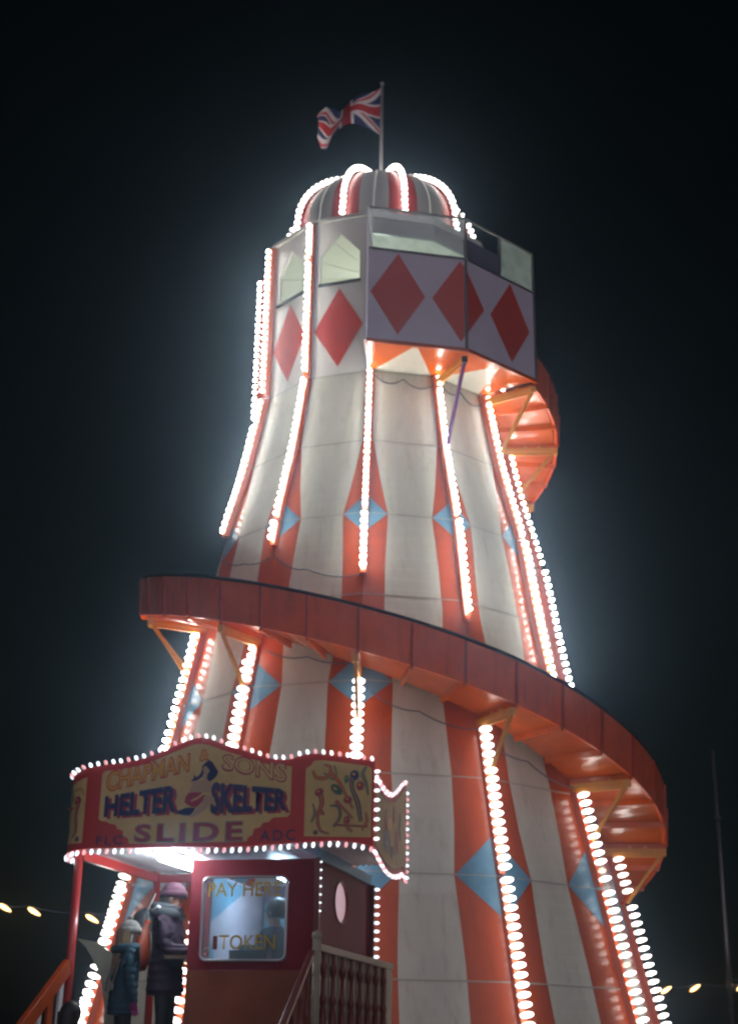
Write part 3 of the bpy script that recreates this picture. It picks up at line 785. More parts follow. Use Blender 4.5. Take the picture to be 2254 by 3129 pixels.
def ribbon(pts, ws, m, off, name='scrollwork', **kw):
    ribbon0(pts, [w_+.005 for w_ in ws], SGREY, off-.0012, name, **kw); r = ribbon0(pts, ws, m, off, name, **kw)
    if max(ws) > .007: ribbon0(pts, [w_*.22 for w_ in ws], SYEL, off+.0008, name, **kw)
    return r
def blob(cu, cz, ru, rz_, m, off, name='scrollwork', rot=0.0, parent=None):
    blob0(cu, cz, ru+.006, rz_+.006, SGREY, off-.0012, name, rot); blob0(cu-ru*.2, cz+rz_*.25, ru*.35, rz_*.3, SYEL, off+.0009, name, rot)
    return blob0(cu, cz, ru, rz_, m, off, name, rot)
ribbon([(.06, 3.88), (.10, 3.82), (.19, 3.82), (.22, 3.90), (.16, 3.93)], [.006, .012, .010, .008, .004], SRED, .006)
ribbon([(.53, 3.90), (.50, 3.84), (.53, 3.76), (.55, 3.66)], [.006, .012, .009, .005], SGREEN, .006)
ribbon([(.06, 3.44), (.09, 3.52), (.07, 3.60)], [.004, .009, .003], SGREEN, .006)
ribbon([(.26, 3.40), (.31, 3.49), (.29, 3.57), (.22, 3.58)], [.005, .010, .008, .003], SNAVY, .0055)
ribbon([(.50, 3.37), (.54, 3.44), (.53, 3.52)], [.004, .010, .004], SRED, .006)
# scroll work right panel
ribbon([(.13, 3.70), (.15, 3.60), (.115, 3.50), (.14, 3.38), (.22, 3.345)], [.018, .016, .010, .009, .004], SMAG, .006)
blob(.125, 3.695, .035, .028, SMAG, .0075, rot=.5)
ribbon([(.115, 3.50), (.15, 3.53), (.17, 3.50)], [.008, .013, .004], SMAG, .007)
ribbon([(.22, 3.86), (.30, 3.77), (.36, 3.66), (.42, 3.55)], [.012, .011, .008, .006], SRED, .006)
blob(.275, 3.715, .055, .030, SGREEN, .0065, rot=-.7)
blob(.43, 3.83, .036, .040, SNAVY, .0065); ribbon([(.41, 3.81), (.41, 3.72), (.46, 3.60), (.49, 3.44)], [.02, .014, .018, .012], SNAVY, .006)
blob(.375, 3.625, .034, .026, SMAG, .007); ribbon([(.27, 3.62), (.34, 3.55), (.42, 3.47)], [.012, .009, .006], SMAG, .006)
blob(.36, 3.80, .016, .03, SGREEN, .006); blob(.37, 3.455, .024, .03, SMAG, .0065); ribbon([(.36, 3.44), (.38, 3.39), (.42, 3.36)], [.012, .009, .004], SMAG, .006)
ribbon([(.16, 3.86), (.24, 3.80), (.27, 3.84), (.25, 3.92)], [.004]*4, SGREY, .005); ribbon([(.25, 3.42), (.40, 3.41), (.55, 3.40)], [.005]*3, SMAG, .005)
blob(.10, 3.36, .016, .016, SNAVY, .006)
blob(.48, 3.74, .03, .035, SMAG, .006)
# scroll on the rounded left end
ribbon([(-2.08, 3.66), (-2.10, 3.55), (-2.085, 3.42), (-2.13, 3.36)], [.02, .014, .011, .004], SMAG, .006)
blob(-2.09, 3.68, .04, .035, SMAG, .007); blob(-2.06, 3.345, .018, .018, SNAVY, .006)
ribbon([(-2.25, 3.85), (-2.18, 3.72), (-2.26, 3.55), (-2.20, 3.40)], [.008, .012, .01, .006], SGREEN, .006)
ribbon([(-2.02, 3.72), (-2.06, 3.78), (-2.16, 3.77)], [.005, .006, .004], SYEL, .006)
# right side fascia, scalloped
SV = [-.40, -.28, -.10, .10, .35, .60, .80, .92, .95]; ST_ = [3.80, 3.79, 3.755, 3.74, 3.77, 3.86, 3.95, 3.97, 3.93]; SB_ = [3.235, 3.20, 3.15, 3.11, 3.10, 3.13, 3.17, 3.12, 3.10]
sf = MB(); rows = []
for i in range(29):
    v = -.36+1.31*i/28; t, b = smoothi(v, SV, ST_), smoothi(v, SV, SB_)
    rows.append([(.60, v, b), (.60, v, t), (.565, v, t), (.565, v, b)])
sf.grid(rows, SRED, False, close=True); sf.face(rows[0], SRED); sf.face(rows[-1], SRED); sfo = sf.build('side_fascia', booth)
sp_ = MB(); rows = []
for i in range(21):
    v = -.33+1.22*i/20; rows.append([(.604, v, smoothi(v, SV, SB_)+.05), (.604, v, smoothi(v, SV, ST_)-.05)])
sp_.grid(rows, SCREAM, False); sp_.build('sign_panel', sfo)
def sblob(v, z, rv, rz_, m, o=.608):
    b = MB(); b.face([(o, v+rv*math.cos(2*PI*i/16), z+rz_*math.sin(2*PI*i/16)) for i in range(16)], m); b.build('scrollwork', sfo)
sblob(.10, 3.35, .13, .10, SNAVY); sblob(.20, 3.50, .10, .07, SYEL); sblob(.05, 3.52, .05, .10, SMAG); sblob(.50, 3.40, .06, .12, SMAG); sblob(.65, 3.55, .05, .13, SGREEN); sblob(.38, 3.62, .05, .08, SMAG); sblob(.3, 3.28, .05, .06, SNAVY, .609)
# soffit: corrugated white underside, and roof sheet
sfm = MB(); rows = []
for i in range(150):
    u = -2.22+2.80*i/149
    v0 = -.37 if u > -1.95 else -.11-.26*math.sqrt(max(0, 1-((-1.95-u)/.26)**2))
    z = smoothi(u, BU, BZ)+.004+.010*math.sin(i*1.9)
    rows.append([(u, v0, z), (u, .6, z), (u, 1.25, z)] if True else [])
sfm.grid(rows, SOFFIT, True)
for i in range(0): pass
sfm.build('soffit', booth)
rf = MB(); rf.face([(-2.2, -.36, 3.62), (.56, -.36, 3.62), (.56, 1.3, 3.50), (-2.2, 1.3, 3.50)], SRED); rf.build('roof', booth)
# canopy beams and posts
for (a, b) in (((-2.03, -.30, 3.215), (-2.0, 1.42, 3.215)), ((-2.0, 1.42, 3.215), (-1.2, 1.42, 3.215))):
    p = MB(); p.bar(a, b, .05, .08, POSTR); p.build('beam', booth, bevel=.006)
for (u, v) in ((-2.06, -.30), (-2.0, 1.44)):
    p = MB(); p.tube([(u, v, FZ), (u, v, 3.26)], .038, POSTR, 14); p.build('post', booth)
p = MB(); p.bar((.03, -.03, FZ), (.03, -.03, 3.2), .05, .05, BALU); p.build('corner_post', booth, bevel=.004)
p = MB(); p.bar((.03, 2.06, FZ), (.03, 2.06, 3.2), .05, .05, BALU); p.build('corner_post', booth, bevel=.004)
tb = MB(); tb.tube([(-1.26, -.38, 3.185), (-1.22, .47, 3.185)], .045, TUBE, 12); tbo = tb.build('fluorescent_tube', booth)
tb = MB(); tb.bar((-1.26, -.37, 3.236), (-1.22, .46, 3.236), .05, .02, SOFFIT); tb.build('housing', tbo)
# sign bulbs
sb = bulb_mesh('bulb', SBULB, 8, .05, .016); rb = bulb_mesh('bulb', RBULB, 8, .05, .016)
d1 = sb.build('bulb', None); SBD = d1.data; bpy.data.objects.remove(d1)
d1 = rb.build('bulb', None); RBD = d1.data; bpy.data.objects.remove(d1)
sbl = []
n = 46
for i in range(n):
    s = .02+(cum[-1]-.42)*i/(n-1); u, v, nn = pathp(s); nrm = fpt(s, 0, 1)-fpt(s, 0, 0)
    sbl.append((aim(fpt(s, topz(s)+.008, -.01), nrm+UZ*.6), i % 3 == 1))
    sbl.append((aim(fpt(s, botz(s)-.010, -.01), nrm*.5-UZ), i % 3 == 0))
for i in range(8): sbl.append((aim(Vector((.602, -.385, 3.30+.08*i)), Vector((1, -.25, 0))), False))
rest_s = []
for i in range(15): rest_s.append((aim(Vector((.585, .955, 3.14+.055*i)), Vector((.7, 1, 0))), i % 2 == 1))
for i in range(20):
    v = -.34+1.25*i/19
    rest_s.append((aim(Vector((.585, v, smoothi(v, SV, ST_)+.005)), Vector((.6, 0, .6))), i % 2 == 1))
    rest_s.append((aim(Vector((.585, v, smoothi(v, SV, SB_)-.005)), Vector((.6, 0, -.6))), i % 2 == 1))
for i in range(9):
    if i > 1: rest_s.append((aim(Vector((.045, -.045, 2.62+.068*i)), Vector((1, .2, 0))) @ Matrix.Scale(.55, 4), False))
    rest_s.append((aim(Vector((.055, 2.07, 2.52+.08*i)), Vector((1, .2, 0))), False))
for i, (m, red) in enumerate(sbl[:100]):
    b = bpy.data.objects.new('bulb', RBD if red else SBD); col.objects.link(b); b.parent = booth; b.matrix_local = m
rs = MB()
for m, red in rest_s+sbl[100:]: place(rb if red else sb, rs, m)
o = rs.build('bulb', booth, merge=False); o['kind'] = 'stuff'

# ================================================================ DECK, STAIRS, RAILS
deck = empty('deck', BP, BA); tag(deck, 'raised timber deck carrying the pay booth in front of the tower', 'platform')
d = MB(); d.box((-1.03, .87, FZ-.04), 2.2, 2.5, .08, WOOD); d.build('floor_boards', deck)
for u in (-2.0, -.05):
    for v in (-.3, .9, 2.0):
        d = MB(); d.bar((u, v, 0), (u, v, FZ-.085), .08, .08, BALU); d.build('leg', deck)
d = MB(); d.prism([(-2.10, .05), (.05, .05), (.05, FZ-.09), (-2.10, FZ-.09)], Vector((0, -.37, 0)), EX, UZ, -EY, .02, BBROWN); d.build('skirt', deck)
stair = empty('staircase', BP, BA); tag(stair, 'steps climbing to the deck of the pay booth', 'stairs')
for i in range(7):
    d = MB(); d.box((-1.03, -.55-.25*i, FZ-.02-.17*(i+1)), 1.95, .26, .04, WOOD); d.build('tread', stair)
for u in (-2.03, -.03):
    d = MB(); d.bar((u, -.40, FZ-.15), (u, -2.25, .05), .05, .2, BBROWN); d.build('stringer', stair)
# left stair railing: orange boards with pale balusters
lr = empty('stair_railing', BP, BA); tag(lr, 'orange stair railing with pale balusters sloping down from the red post', 'railing')
A, B = Vector((-2.06, -.34, 2.29)), Vector((-2.06, -2.1, 1.09))
m = MB(); m.bar(A, B, .05, .13, ORANGE); m.build('handrail', lr, bevel=.006)
for i in range(9):
    v = -.44-.19*i; z1 = 2.29-.682*(-.34-v*1.0-.0)+0 if False else 2.29+(-1.2/1.76)*(-.34-v)
    m = MB(); m.bar((-2.06, v, z1-1.05), (-2.06, v, z1-.06), .07 if i % 2 == 0 else .10, .022, SOFFIT if i % 2 == 0 else ORANGE, upv=(1, 0, 0)); m.build('baluster', lr)
m = MB(); m.bar(A-UZ*1.02, B-UZ*1.02, .05, .09, ORANGE); m.build('bottom_rail', lr)
# right-hand railing: sloping part on the stairs plus level balustrade beside the booth
def baluster(x, y, z0, z1, r=.045):
    h = z1-z0; prof = [(.45, 0), (.45, .08), (.9, .1), (.9, .13), (.55, .16), (1.05, .3), (.9, .42), (.5, .55), (.8, .585), (.8, .61), (.5, .64), (.42, .8), (.75, .86), (.75, .89), (.45, .92), (.45, 1.0)]
    b = MB(); b.lathe([(r*p, z0+h*q) for p, q in prof], BALU, 10, (x, y, 0)); return b
b1 = empty('balustrade', BP, BA); tag(b1, 'level cream balustrade with dark turned balusters beside the maroon booth wall', 'balustrade')
ua, ub = .045, .095
def bu(v): return ua+(ub-ua)*(v+.05)/2.7
m = MB(); m.bar((ua, -.05, 2.46), (ub, 2.62, 2.46), .075, .06, CREAM); m.build('handrail', b1, bevel=.01)
for i in range(8):
    v = .14+i*.31; bb = baluster(bu(v)+.01, v, 1.48, 2.43); bb.build('baluster', b1)
m = MB(); m.bar((ua, -.03, 1.45), (ub-.01, 2.5, 1.45), .07, .06, CREAM); m.build('bottom_rail', b1)
m = MB(); 
m.prism([(0, 1.42), (2.46, 1.42), (2.56, 2.30), (2.54, 2.38), (2.49, 2.425), (0, 2.43)], Vector((ua-.028, 0, 0)), Vector(((ub-ua)/2.7, 1, 0)), UZ, EX, .012, CREAM); m.build('backing_board', b1)
m = MB(); m.prism([(2.36, 1.42), (2.50, 1.42), (2.62, 2.30), (2.62, 2.36), (2.58, 2.43), (2.36, 2.43)], Vector((ua-.01, 0, 0)), Vector(((ub-ua)/2.7, 1, 0)), UZ, EX, .04, CREAM); m.build('end_board', b1, bevel=.01)
m = MB(); m.tube([(ua, -.06, FZ), (ua, -.06, 2.53)], .035, CREAM, 10); m.lathe([(0, .06), (.04, .04), (.045, 0), (.03, -.03)], CREAM, 10, (ua, -.06, 2.54)); m.build('newel_post', b1)
b2 = empty('stair_balustrade', BP, BA); tag(b2, 'dark sloping balustrade running down from the booth corner', 'balustrade')
m = MB(); m.bar((.02, -.11, 2.42), (.02, -2.1, .93), .055, .05, BALU); m.build('handrail', b2, bevel=.008)
for i in range(9):
    v = -.24-.2*i; z1 = 2.42+(-1.49/1.99)*(-.11-v); bb = baluster(.02, v, z1-.98, z1-.03, .03); bb.build('baluster', b2)
# pale scalloped board behind the red post
sc = MB(); poly = [(-2.54, 2.61), (-2.36, 2.58), (-2.2, 2.49), (-2.05, 2.42), (-2.02, 1.4), (-2.18, 1.4), (-2.21, 2.0), (-2.24, 2.14), (-2.27, 2.26), (-2.33, 2.37), (-2.39, 2.46), (-2.45, 2.54)]
sc.prism(poly, BP*0+Vector((0, .88, 0)), EX, UZ, -EY, .02, mat('pale_sage_board_paint', (0.30, 0.31, 0.24), 0.5, var=0.25))
so_ = sc.build('scalloped_board'); so_.location = BP; so_.rotation_euler = (0, 0, BA)
tag(so_, 'pale sage board with a hollow curved edge behind the red post', 'board')

# ================================================================ PEOPLE
SKIN = mat('skin', (0.36, 0.18, 0.12), 0.5, var=0.05)
def skin_mesh(nodes, edges, name, m, sub=2, parent=None, ripple=None):
    me = bpy.data.meshes.new(name); me.from_pydata([n[:3] for n in nodes], edges, [])
    o = bpy.data.objects.new(name, me); col.objects.link(o)
    md = o.modifiers.new('skin', 'SKIN'); md.use_smooth_shade = True
    for i, n in enumerate(nodes):
        sv = me.skin_vertices[0].data[i]; sv.radius = (n[3], n[4] if len(n) > 4 else n[3]); sv.use_root = (i == 0)
    ss = o.modifiers.new('sub', 'SUBSURF'); ss.levels = sub; ss.render_levels = sub
    dg = bpy.context.evaluated_depsgraph_get(); dg.update()
    nm = bpy.data.meshes.new_from_object(o.evaluated_get(dg)); bpy.data.objects.remove(o)
    nm.materials.clear()
    for q in (m if isinstance(m, (list, tuple)) else [m]): nm.materials.append(q)
    r = bpy.data.objects.new(name, nm); col.objects.link(r)
    for p in nm.polygons: p.use_smooth = True
    if parent is not None: r.parent = parent
    return r
def hand_nodes(nodes, edges, wrist_i, d, side, s=1.0):
    """palm, four unequal bent fingers and a side thumb, growing along d from the wrist"""
    d = Vector(d).normalized(); sdv = Vector(side).normalized(); nrm = d.cross(sdv)
    wpt = Vector(nodes[wrist_i][:3]); pal = len(nodes)
    p = wpt+d*.05*s; nodes.append((*p, .022*s, .034*s)); edges.append((wrist_i, pal))
    for f in range(4):
        base = p+d*.035*s+sdv*(f-1.5)*.02*s; L = (.062, .072, .068, .052)[f]*s
        a = len(nodes); nodes.append((*base, .0095*s)); edges.append((pal, a))
        q = base+d*L*.5+nrm*.012*s; nodes.append((*q, .009*s)); edges.append((a, a+1))
        q = q+d*L*.42+nrm*.025*s; nodes.append((*q, .008*s)); edges.append((a+1, a+2))
    a = len(nodes); q = p-d*.01*s-sdv*.04*s; nodes.append((*q, .011*s)); edges.append((pal, a))
    q = q+d*.04*s-sdv*.015*s; nodes.append((*q, .0095*s)); edges.append((a, a+1))
def ripple_mesh(o, amp, period):
    for v in o.data.vertices:
        n = v.normal; k = 1-abs(math.sin(v.co.z*PI/period))**1.0
        v.co -= Vector((n.x, n.y, 0))*amp*k**3
def person(loc, heading, H, coatm, legm, label, face_tilt=0.0, arm_l='down', arm_r='down', coat_hem=.42, handm=SKIN, hairm=None):
    """x forward, y left, z up; H standing height"""
    s = H/1.68; root = empty('person', loc, heading); tag(root, label, 'person')
    N = []; E = []
    def add(p, r, par=None):
        N.append((p[0]*s, p[1]*s, p[2]*s, *( (r[0]*s, r[1]*s) if isinstance(r, tuple) else (r*s, r*s)))); i = len(N)-1
        if par is not None: E.append((par, i))
        return i
    pel = add((0, 0, .92), (.12, .15)); ch = add((0, 0, 1.15), (.11, .15), pel); uc = add((0, 0, 1.33), (.09, .14), ch)
    nk = add((.015, 0, 1.43), .055, uc); jw = add((.045, 0, 1.49), (.062, .058), nk); hd = add((.035, 0, 1.57), (.092, .078), jw); cr = add((.02, 0, 1.64), (.06, .055), hd)
    nz = add((.135, 0, 1.545), .014, hd)
    for sg in (1, -1):
        hp = add((0, .095*sg, .84), .085, pel); kn = add((.02, .10*sg, .48), .058, hp); an = add((-.02, .105*sg, .10), .043, kn); add((.03, .11*sg, .045), .045, an); add((.14, .12*sg, .035), .038, len(N)-1)
    tips = []
    for sg, mode in ((1, arm_l), (-1, arm_r)):
        sh = add((0, .17*sg, 1.35), .055, uc)
        if mode == 'counter': el = (.06, .23*sg, 1.10); wr = (.27, .19*sg, 1.10); d = (1, -.1*sg, -.05)
        elif mode == 'bag': el = (-.06, .25*sg, 1.09); wr = (.05, .25*sg, .90); d = (.3, 0, -1)
        else: el = (-.02, .235*sg, 1.08); wr = (.05, .25*sg, .84); d = (.15, 0, -1)
        e_ = add(el, .042, sh); w_ = add(wr, .03, e_); tips.append((sh, e_, w_))
        hand_nodes(N, E, w_, d, (0, 1, 0) if mode == 'counter' else (1, 0, 0), s)
    body = skin_mesh(N, E, 'body', [SKIN, legm, handm, coatm], 2, root)
    for p in body.data.polygons:
        c = p.center/s
        if c.z < 1.0 and abs(c.y) < .2: p.material_index = 1
        else:
            if abs(c.y) > .085 and c.z < 1.42 and c.z > .6: p.material_index = 3
            for t_ in tips:
                wv = Vector(N[t_[2]][:3])/s; ev = Vector(N[t_[1]][:3])/s
                if (c-wv).dot((wv-ev).normalized()) > .0 and (c-wv).length < .26: p.material_index = 2
    for sg in (1, -1):
        e = MB(); e.lathe([(0, -.011*s), (.009*s, -.006*s), (.011*s, 0), (.009*s, .006*s), (0, .011*s)], DARK, 8, (.117*s, .032*sg*s, 1.575*s)); e.build('eye', body)
        e = MB(); e.lathe([(0, -.032*s), (.013*s, -.02*s), (.018*s, .01*s), (.010*s, .03*s), (0, .034*s)], SKIN, 8, (.03*s, .082*sg*s, 1.55*s)); e.build('ear', body)
    e = MB(); e.tube([(.112*s, -.022*s, 1.503*s), (.119*s, 0, 1.501*s), (.112*s, .022*s, 1.503*s)], .006*s, SMAG, 6); e.build('mouth', body)
    # coat: torso, flared skirt and sleeves as one skinned surface
    N2 = []; E2 = []
    def add2(p, r, par=None):
        N2.append((p[0]*s, p[1]*s, p[2]*s, *((r[0]*s, r[1]*s) if isinstance(r, tuple) else (r*s, r*s)))); i = len(N2)-1
        if par is not None: E2.append((par, i))
        return i
    c0 = add2((0, 0, coat_hem+.62*0+.30), (.185, .205)); c0b = add2((0, 0, coat_hem+.33), (.18, .20), c0); c1 = add2((0, 0, .95), (.17, .20), c0b); c2 = add2((0, 0, 1.15), (.16, .20), c1); c3 = add2((-.005, 0, 1.33), (.125, .175), c2); c4 = add2((.01, 0, 1.42), .085, c3)
    for (sh, e_, w_) in tips:
        P = lambda i: [q/s for q in N[i][:3]]
        a = add2(P(sh), .088, c3); b = add2(P(e_), .072, a); wv = P(w_); ev = P(e_)
        c = add2([ev[i]+(wv[i]-ev[i])*.93 for i in range(3)], .052, b)
    coat = skin_mesh(N2, E2, 'coat', coatm, 3, root)
    ripple_mesh(coat, .018*s, .075*s)
    return root, s
CP = mat('purple_quilted_coat', (0.027, 0.008, 0.027), 0.75, var=0.2, scale=12)
CT = mat('teal_quilted_coat', (0.006, 0.05, 0.078), 0.75, var=0.25, scale=12)
TR = mat('dark_trousers', (0.012, 0.013, 0.018), 0.8); HATM = mat('mauve_knit', (0.052, 0.011, 0.026), 0.85, var=0.15, scale=60, bump=0.5, bscale=120)
FUR = mat('grey_fur_trim', (0.05, 0.06, 0.066), 0.95, var=0.4, scale=60, bump=1.0, bscale=90)
MIT = mat('magenta_mitten_knit', (0.25, 0.02, 0.16), 0.85, var=0.2, scale=40)
PALEK = mat('pale_grey_knit', (0.24, 0.24, 0.22), 0.9, var=0.25, scale=50, bump=0.6, bscale=110)
PACK = mat('black_nylon', (0.02, 0.024, 0.03), 0.45); BAGM = mat('orange_drawstring_nylon', (0.30, 0.05, 0.014), 0.4, var=0.3, scale=10, bump=0.6, bscale=25)
HAIRD = mat('dark_brown_hair', (0.028, 0.024, 0.022), 0.5, var=0.3, scale=40)
def ellipsoid(c, rx, ry, rz_, m, n=18, zmin=-1.0, k=12):
    b = MB(); rows = []
    for i in range(k+1):
        t = zmin+(1-zmin)*i/k; r = math.sqrt(max(0, 1-t*t)); r = max(r, .02)
        rows.append([(c[0]+rx*r*math.cos(2*PI*j/n), c[1]+ry*r*math.sin(2*PI*j/n), c[2]+rz_*t) for j in range(n)])
    b.grid(rows, m, True, True); b.face(rows[-1], m); b.face(rows[0], m); return b
H1 = BA+R_(6)
adult, s = person((-1.80, -5.36, FZ), H1, 1.66, CP, TR, 'person in purple quilted coat and mauve knit hat at the booth hatch', arm_l='bag', arm_r='counter', coat_hem=.42)
h = ellipsoid((.03*s, 0, 1.60*s), .118*s, .10*s, .115*s, HATM, zmin=-.15)
rows = [[((.03+ .122*q*math.cos(2*PI*j/20))*s, .104*q*math.sin(2*PI*j/20)*s, z*s) for j in range(20)] for q, z in ((.96, 1.575), (1.03, 1.572), (1.04, 1.60), (1.02, 1.63), (.94, 1.632))]
h.grid(rows, HATM, True, True); h.build('knit_hat', adult)
h = MB(); pts = []
for i in range(13):
    a = PI*.18+ (2*PI-.36*PI)*i/12; pts.append(((.03+.125*math.cos(a))*s-.03, .135*math.sin(a)*s, (1.425-.02*math.cos(a))*s))
h.tube(pts, [.035]+[.055]*11+[.035], FUR, 10)
h.tube([(q[0]-.012, q[1]*.8, q[2]+.05) for q in pts], [.03]+[.042]*11+[.03], FUR, 10); h.build('fur_hood', adult)
h = MB(); h.grid([[((.0+.10*q*math.cos(a)*(1+.04*math.sin(9*a)))*s, .088*q*math.sin(a)*s, z*s) for a in [R_(70)+R_(220)*i/20 for i in range(21)]] for q, z in ((1.0, 1.60), (1.06, 1.53), (1.08, 1.46), (.95, 1.40))], HAIRD, True); h.build('hair', adult)
bp = ellipsoid((0, 0, 0), .15, .17, .25, PACK, 20); bpo = bp.build('backpack')
st = MB(); st.tube([(.10, -.11, .20), (.16, -.13, .23), (.235, -.14, .16), (.25, -.14, .0)], .014, SOFFIT, 6); st.build('strap', bpo)
st = MB(); st.lathe([(.0, .10), (.06, .09), (.09, .0), (.06, -.08), (0, -.09)], PACK, 12, (-.13, 0, -.08)); st.build('pocket', bpo)
Mx = Matrix.Rotation(H1, 3, 'Z'); bpo.location = Vector((-1.80, -5.36, FZ))+Mx @ Vector((-.20, -.02, 1.22)); bpo.rotation_euler = (0, R_(-6), H1)
tag(bpo, 'black rounded backpack on the back of the purple coat', 'backpack')
# orange drawstring bag hanging between the two
bg_ = MB(); prof = [(.02, -.24), (.075, -.22), (.10, -.12), (.095, -.02), (.06, .09), (.028, .15), (.035, .19), (.03, .2)]
bg_.lathe(prof, BAGM, 18, (0, 0, 0)); bgo = bg_.build('drawstring_bag')
for v in bgo.data.vertices:
    a = math.atan2(v.co.y, v.co.x); f = 1+.12*math.sin(5*a+v.co.z*14); v.co.x *= f*.95; v.co.y *= f*.8
c = MB(); c.tube([(0, 0, .15), (-.02, 0, .30), (.02, .02, .44)], .006, PALEK, 6); c.build('cord', bgo)
c = MB(); c.tube([(.03, -.07, .1), (.06, -.08, .0), (.09, -.06, -.15)], .008, PALEK, 6); c.build('cord', bgo)
bgo.location = (-2.0, -5.50, 2.51); bgo.rotation_euler = (0, R_(10), .4)
tag(bgo, 'orange drawstring bag hanging between the purple and teal coats', 'bag')
H2 = BA+R_(38)
child, s = person((-2.10, -5.72, FZ), H2, 1.30, CT, TR, 'person in teal puffer coat with pale knit hat and magenta mittens', arm_l='down', arm_r='down', coat_hem=.40, handm=MIT)
h = ellipsoid((.025*s, 0, 1.60*s), .122*s, .108*s, .125*s, PALEK, zmin=-.12)
h.grid([[((.025+.125*q*math.cos(2*PI*j/20))*s, .111*q*math.sin(2*PI*j/20)*s, z*s) for j in range(20)] for q, z in ((.96, 1.57), (1.04, 1.565), (1.06, 1.60), (1.03, 1.635), (.95, 1.637))], PALEK, True, True)
h.lathe([(0, -.03*s), (.028*s, -.015*s), (.033*s, .01*s), (.02*s, .032*s), (0, .038*s)], PALEK, 10, (.02*s, 0, 1.735*s)); h.build('knit_hat', child)
h = MB(); rows = []
for q, z in ((1.0, 1.60), (1.03, 1.50), (1.0, 1.42), (1.12, 1.34), (1.2, 1.24), (1.1, 1.14)):
    rows.append([((-.015+.105*q*math.cos(a)*(1+.05*math.sin(9*a+z*9)))*s-.03*(1.6-z), .108*q*math.sin(a)*(1+.05*math.sin(11*a))*s, (z+.02*math.sin(7*a))*s) for a in [R_(65)+R_(230)*i/26 for i in range(27)]])
h.grid(rows, mat('fair_hair', (0.26, 0.19, 0.10), 0.5, var=.35, scale=30), True); h.build('hair', child)
for sg in (1, -1):
    c = MB(); c.tube([(.02*s, .12*sg*s, 1.55*s), (.0, .14*sg*s, 1.40*s), (-.10*s, .13*sg*s, 1.28*s), (-.17*s, .12*sg*s, 1.02*s)], .012*s, PALEK, 6); c.lathe([(0, .04*s), (.022*s, .02*s), (.02*s, -.03*s), (0, -.05*s)], PALEK, 8, (-.17*s, .12*sg*s, 1.0*s)); c.build('hat_tassel', child)
h = MB(); h.tube([(.13*math.cos(a)*s, .14*math.sin(a)*s, (1.41+.015*math.cos(a))*s) for a in [R_(50)+R_(260)*i/10 for i in range(11)]], .05*s, CT, 10); h.build('hood', child)
H3 = BA+R_(80)
climb, s = person((-2.29, -7.0, .60), H3, 1.36, mat('dark_anorak', (0.03, 0.03, 0.035), 0.6), TR, 'person with dark hair climbing the steps at the bottom edge', coat_hem=.5)
h = ellipsoid((.015*s, 0, 1.585*s), .115*s, .098*s, .115*s, HAIRD, zmin=-.75)
h.grid([[((-.02+.10*q*math.cos(a))*s, .10*q*math.sin(a)*s, z*s) for a in [R_(60)+R_(240)*i/14 for i in range(15)]] for q, z in ((1.0, 1.60), (1.02, 1.52), (.95, 1.44), (.8, 1.38))], HAIRD, True)
h.build('hair', climb)
# attendant behind the pay window
att, s = person(BW(-.54, .72, FZ-.05), BA+R_(170), 1.62, mat('navy_fleece', (0.02, 0.04, 0.08), 0.7), TR, 'person with dark hair inside the pay booth behind the glass', coat_hem=.5)
h = ellipsoid((.0, 0, 1.585*s), .115*s, .10*s, .12*s, HAIRD, zmin=-.6); h.build('hair', att)

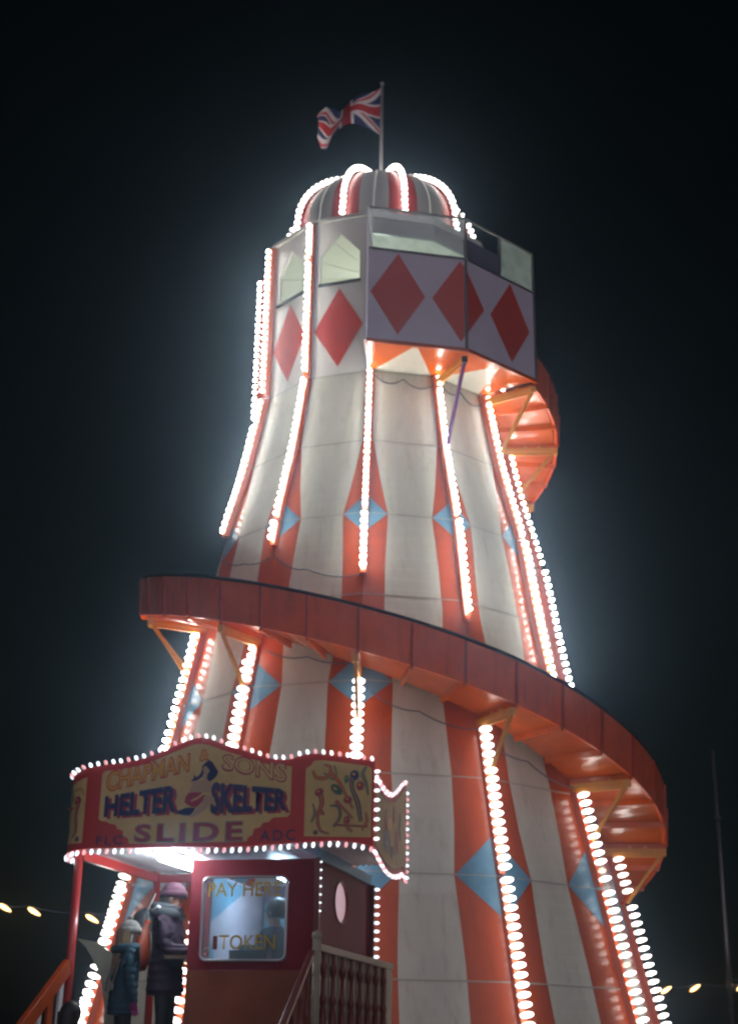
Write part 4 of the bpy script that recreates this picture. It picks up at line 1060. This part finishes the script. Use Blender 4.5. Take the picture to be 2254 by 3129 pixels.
# ================================================================ BACKGROUND: festoon lights, mast
fl_mesh = MB(); rows = []  # lamp drawn long and hung tilted, lens smear put into its shape
for p, x in [(.25, 0), (.45, .06), (.9, .2), (1, .42), (.8, .7), (.4, .92), (.05, 1)]:
    rows.append([(.28*x, .042*p*math.cos(2*PI*k/10), .042*p*math.sin(2*PI*k/10)) for k in range(10)])
fl_mesh.grid(rows, FEST, True, True); q = fl_mesh.build('lamp', None); FD = q.data; bpy.data.objects.remove(q)
def festoon(name, pts, lamps, d, label):
    a = Vector(pts[0]); root = empty(name, a); tag(root, label, 'string lights', 'festoon lights behind the ride')
    c = cable([Vector(p)-a for p in pts], .05, 'cable', .012, root)
    for p in lamps:
        b = bpy.data.objects.new('lamp', FD); col.objects.link(b); b.parent = root; b.matrix_local = aim(Vector(p)-a, d)
    for p in (pts[0], pts[-1]):
        m = MB(); q = Vector(p)-a; m.tube([(q.x, q.y, -a.z), (q.x, q.y, q.z+.1)], .045, MASTM, 8); m.build('pole', root)
festoon('festoon_string', [(-10.5, 9.2, 4.6), (-7.2, 9.38, 4.26), (-6.5, 9.38, 4.2), (-5.4, 9.45, 4.10), (-3.9, 9.6, 4.05)], [(-7.05, 9.35, 4.22), (-6.5, 9.39, 4.16), (-5.4, 9.44, 4.05), (-4.3, 9.5, 3.98)], (1, 0, -.55), 'warm festoon lamps hanging in the dark left of the booth')
festoon('festoon_string', [(5.2, 15.3, 3.15), (6.7, 15.2, 3.2), (7.4, 15.2, 3.28), (8.4, 15.2, 3.27), (10.5, 15.2, 3.4)], [(5.6, 15.2, 3.0), (6.55, 15.2, 3.05), (7.2, 15.2, 3.1), (8.25, 15.2, 3.14), (9.1, 15.2, 3.2)], (1, 0, .62), 'warm festoon lamps hanging in the dark right of the tower')
m = MB(); m.tube([(0, 0, 0), (0, 0, 4.0), (0, 0, 8.3)], [.07, .065, .055], MASTM, 14); m.lathe([(.075, 0), (.1, .01), (.1, .12), (.075, .13)], DARK, 14, (0, 0, 6.75)); m.lathe([(.07, 0), (.03, .1), (0, .12)], DARK, 12, (0, 0, 8.3))
mo = m.build('lamp_mast'); mo.location = (7.9, 14.4, 0); tag(mo, 'thin dark steel mast standing alone right of the tower', 'mast')

# ================================================================ HAZE
hz = MB(); hz.box((0, 10, 7.75), 110, 66, 17.5, ASPH); ho = hz.build('haze'); tag(ho, 'haze added to carry the glow round the lit tower', 'haze', kind='stuff')
hm = bpy.data.materials.new('glow_haze'); hm.use_nodes = True; t = hm.node_tree  # even haze added to imitate the lens glow around the bulbs
for n_ in list(t.nodes):
    if n_.type == 'BSDF_PRINCIPLED': t.nodes.remove(n_)
pv = t.nodes.new('ShaderNodeVolumePrincipled'); pv.inputs['Color'].default_value = (0.50, 0.73, 1.0, 1); pv.inputs['Density'].default_value = 0.0070; pv.inputs['Anisotropy'].default_value = 0.945
t.links.new(pv.outputs[0], t.nodes['Material Output'].inputs['Volume'])
ho.data.materials.clear(); ho.data.materials.append(hm)
